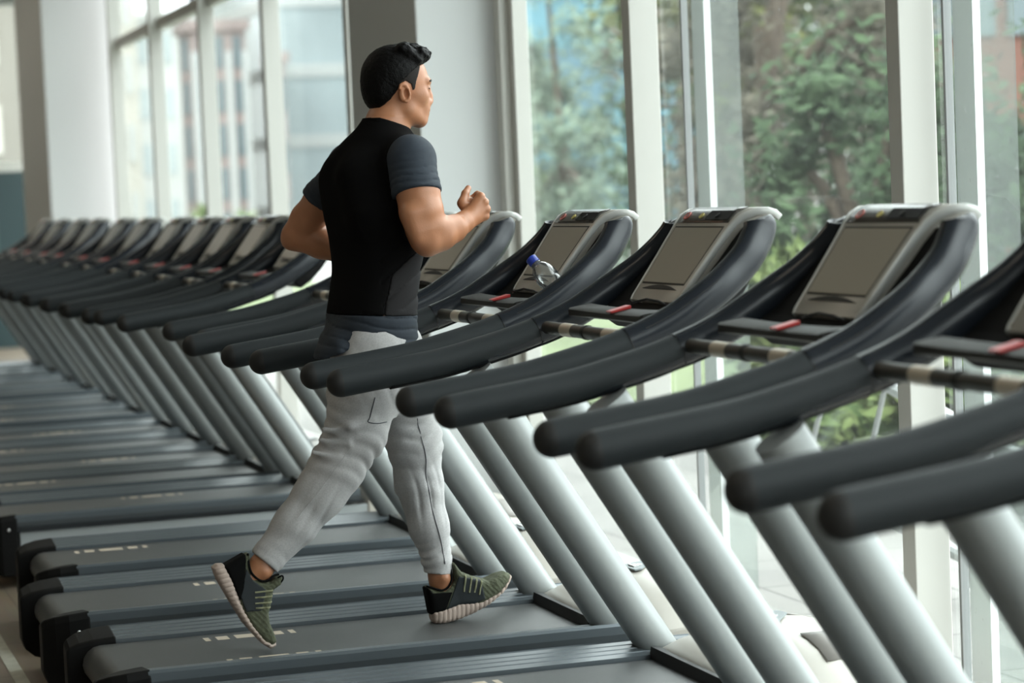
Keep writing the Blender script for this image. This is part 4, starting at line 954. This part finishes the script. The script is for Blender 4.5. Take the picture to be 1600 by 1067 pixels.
shoe(6.60, [(1.8034,6.6000,0.2745),(1.8086,6.6000,0.2630),(1.8351,6.6000,0.2605),(1.8832,6.6000,0.2688),(1.9240,6.6000,0.2826),(1.9711,6.6000,0.3051),(2.0209,6.6000,0.3395),(2.0496,6.6000,0.3741),(2.0441,6.6000,0.3820),(2.0298,6.6000,0.3647),(2.0016,6.6000,0.3394),(1.9467,6.6000,0.3166),(1.8835,6.6000,0.3169),(1.8371,6.6000,0.3046),(1.8008,6.6000,0.2988)],
     [(1.8004,6.6000,0.2914),(1.7905,6.6000,0.3623),(1.7965,6.6000,0.3691),(1.8133,6.6000,0.3639),(1.8396,6.6000,0.3569),(1.8590,6.6000,0.3653),(1.8712,6.6000,0.3808),(1.8676,6.6000,0.4273),(1.8717,6.6000,0.4343),(1.8842,6.6000,0.4166),(1.8951,6.6000,0.4027),(1.9381,6.6000,0.3822),(1.9703,6.6000,0.3719),(1.9899,6.6000,0.3794),(2.0037,6.6000,0.3856),(2.0271,6.6000,0.3910),(2.0423,6.6000,0.3841),(2.0456,6.6000,0.3726),(2.0013,6.6000,0.3320),(1.9462,6.6000,0.3074),(1.8831,6.6000,0.3095),(1.8367,6.6000,0.2954)],
     (1.7998,6.6000,0.2767), (2.0476,6.6000,0.3743), [(1.7747,6.6000,0.3895),(1.8051,6.6000,0.3518),(1.8621,6.6000,0.3503),(1.8408,6.6000,0.3005),(1.7790,6.6000,0.2787)], [(1.8813,6.6000,0.3947),(1.9457,6.6000,0.3797),(1.9566,6.6000,0.3231),(1.9234,6.6000,0.3113),(1.8427,6.6000,0.3004),(1.8661,6.6000,0.3536)],
     [((1.8945,6.6000,0.3492),(1.9027,6.6000,0.4020)),((1.9097,6.6000,0.3459),(1.9195,6.6000,0.3931)),((1.9249,6.6000,0.3445),(1.9345,6.6000,0.3863)),((1.9380,6.6000,0.3378),(1.9477,6.6000,0.3814))], (1.76,6.52,.24),(2.10,6.68,.46), 'olive and black left running shoe, heel just above the belt', [((1.7882,6.5700,0.3724),.024),((1.8050,6.5700,0.3672),.030),((1.8310,6.5700,0.3584),.034),((1.8504,6.5700,0.3667),.034),((1.8617,6.5700,0.3859),.031),((1.8619,6.5700,0.4098),.026),((1.8611,6.5700,0.4337),.014)])
shoe(6.43, [(1.1521,6.4300,0.5025),(1.1647,6.4300,0.5110),(1.1822,6.4300,0.5103),(1.2028,6.4300,0.4666),(1.2208,6.4300,0.4072),(1.2333,6.4300,0.3745),(1.2526,6.4300,0.3376),(1.2807,6.4300,0.2980),(1.3047,6.4300,0.2816),(1.3155,6.4300,0.2840),(1.3167,6.4300,0.2733),(1.3004,6.4300,0.2668),(1.2748,6.4300,0.2862),(1.2299,6.4300,0.3433),(1.1961,6.4300,0.4043),(1.1626,6.4300,0.4702)],
     [(1.1819,6.4300,0.5051),(1.2394,6.4300,0.5315),(1.2536,6.4300,0.5338),(1.2521,6.4300,0.5042),(1.2578,6.4300,0.4774),(1.2832,6.4300,0.4541),(1.3043,6.4300,0.4522),(1.3208,6.4300,0.4630),(1.3387,6.4300,0.4650),(1.3341,6.4300,0.4443),(1.3121,6.4300,0.4304),(1.3055,6.4300,0.4047),(1.2948,6.4300,0.3687),(1.2971,6.4300,0.3422),(1.3096,6.4300,0.3093),(1.3173,6.4300,0.2856),(1.3044,6.4300,0.2763),(1.2770,6.4300,0.2948),(1.2471,6.4300,0.3329),(1.2278,6.4300,0.3715),(1.2138,6.4300,0.4079),(1.1974,6.4300,0.4653)],
     (1.1608,6.4300,0.5018), (1.3149,6.4300,0.2735), [(1.1595,6.4300,0.5123),(1.2403,6.4300,0.5490),(1.2405,6.4300,0.5175),(1.2315,6.4300,0.4448),(1.2193,6.4300,0.4109),(1.2005,6.4300,0.4563)], [(1.2394,6.4300,0.4966),(1.2571,6.4300,0.4617),(1.2910,6.4300,0.4341),(1.2741,6.4300,0.3795),(1.2318,6.4300,0.3799),(1.2197,6.4300,0.4196)],
     [((1.2590,6.4300,0.4300),(1.3068,6.4300,0.4309)),((1.2583,6.4300,0.4160),(1.3043,6.4300,0.4153)),((1.2575,6.4300,0.4003),(1.3017,6.4300,0.3997)),((1.2587,6.4300,0.3879),(1.2975,6.4300,0.3861))], (1.12,6.35,.24),(1.36,6.51,.58), 'olive and black right running shoe, toe pointing down', [((1.2476,6.4000,0.5348),.022),((1.2472,6.4000,0.5087),.031),((1.2537,6.4000,0.4819),.034),((1.2772,6.4000,0.4598),.034),((1.2983,6.4000,0.4588),.031),((1.3147,6.4000,0.4687),.026),((1.3307,6.4000,0.4698),.014)])
lp = strip([(1.3250,6.4000,0.4634),(1.3366,6.3950,0.4683),(1.3378,6.3950,0.4577),(1.3278,6.4000,0.4474),(1.3183,6.4050,0.4492)], .0024, 'lace_loop', M['shoe_black'], man)
# ------------------------------------------------------------------ camera
cam = bpy.data.cameras.new('camera'); co = bpy.data.objects.new('camera', cam); link(co); sc.camera = co
cam.sensor_width = 36; cam.lens = 85.0; cam.clip_end = 600; cam.clip_start = .05
co.matrix_world = Matrix(((0.9520065, 0.0594504, -0.3002488, 0.0), (-0.303078, 0.0460929, -0.9518504, 0.0), (-0.0427486, 0.9971665, 0.0618989, 1.48), (0.0, 0.0, 0.0, 1.0)))
cam.dof.use_dof = True; cam.dof.focus_distance = 6.62; cam.dof.aperture_fstop = 3.0; cam.dof.aperture_blades = 0
vs = sc.view_settings; sc.display_settings.display_device = 'sRGB'
vs.view_transform = 'Standard'; vs.look = 'None'; vs.exposure = EXPO; vs.gamma = 1; vs.use_curve_mapping = False
try:
    sc.cycles.use_denoising = True; sc.cycles.max_bounces = 10; sc.cycles.transparent_max_bounces = 16; sc.cycles.diffuse_bounces = 4; sc.cycles.glossy_bounces = 4; sc.cycles.sample_clamp_indirect = 6
except Exception: pass
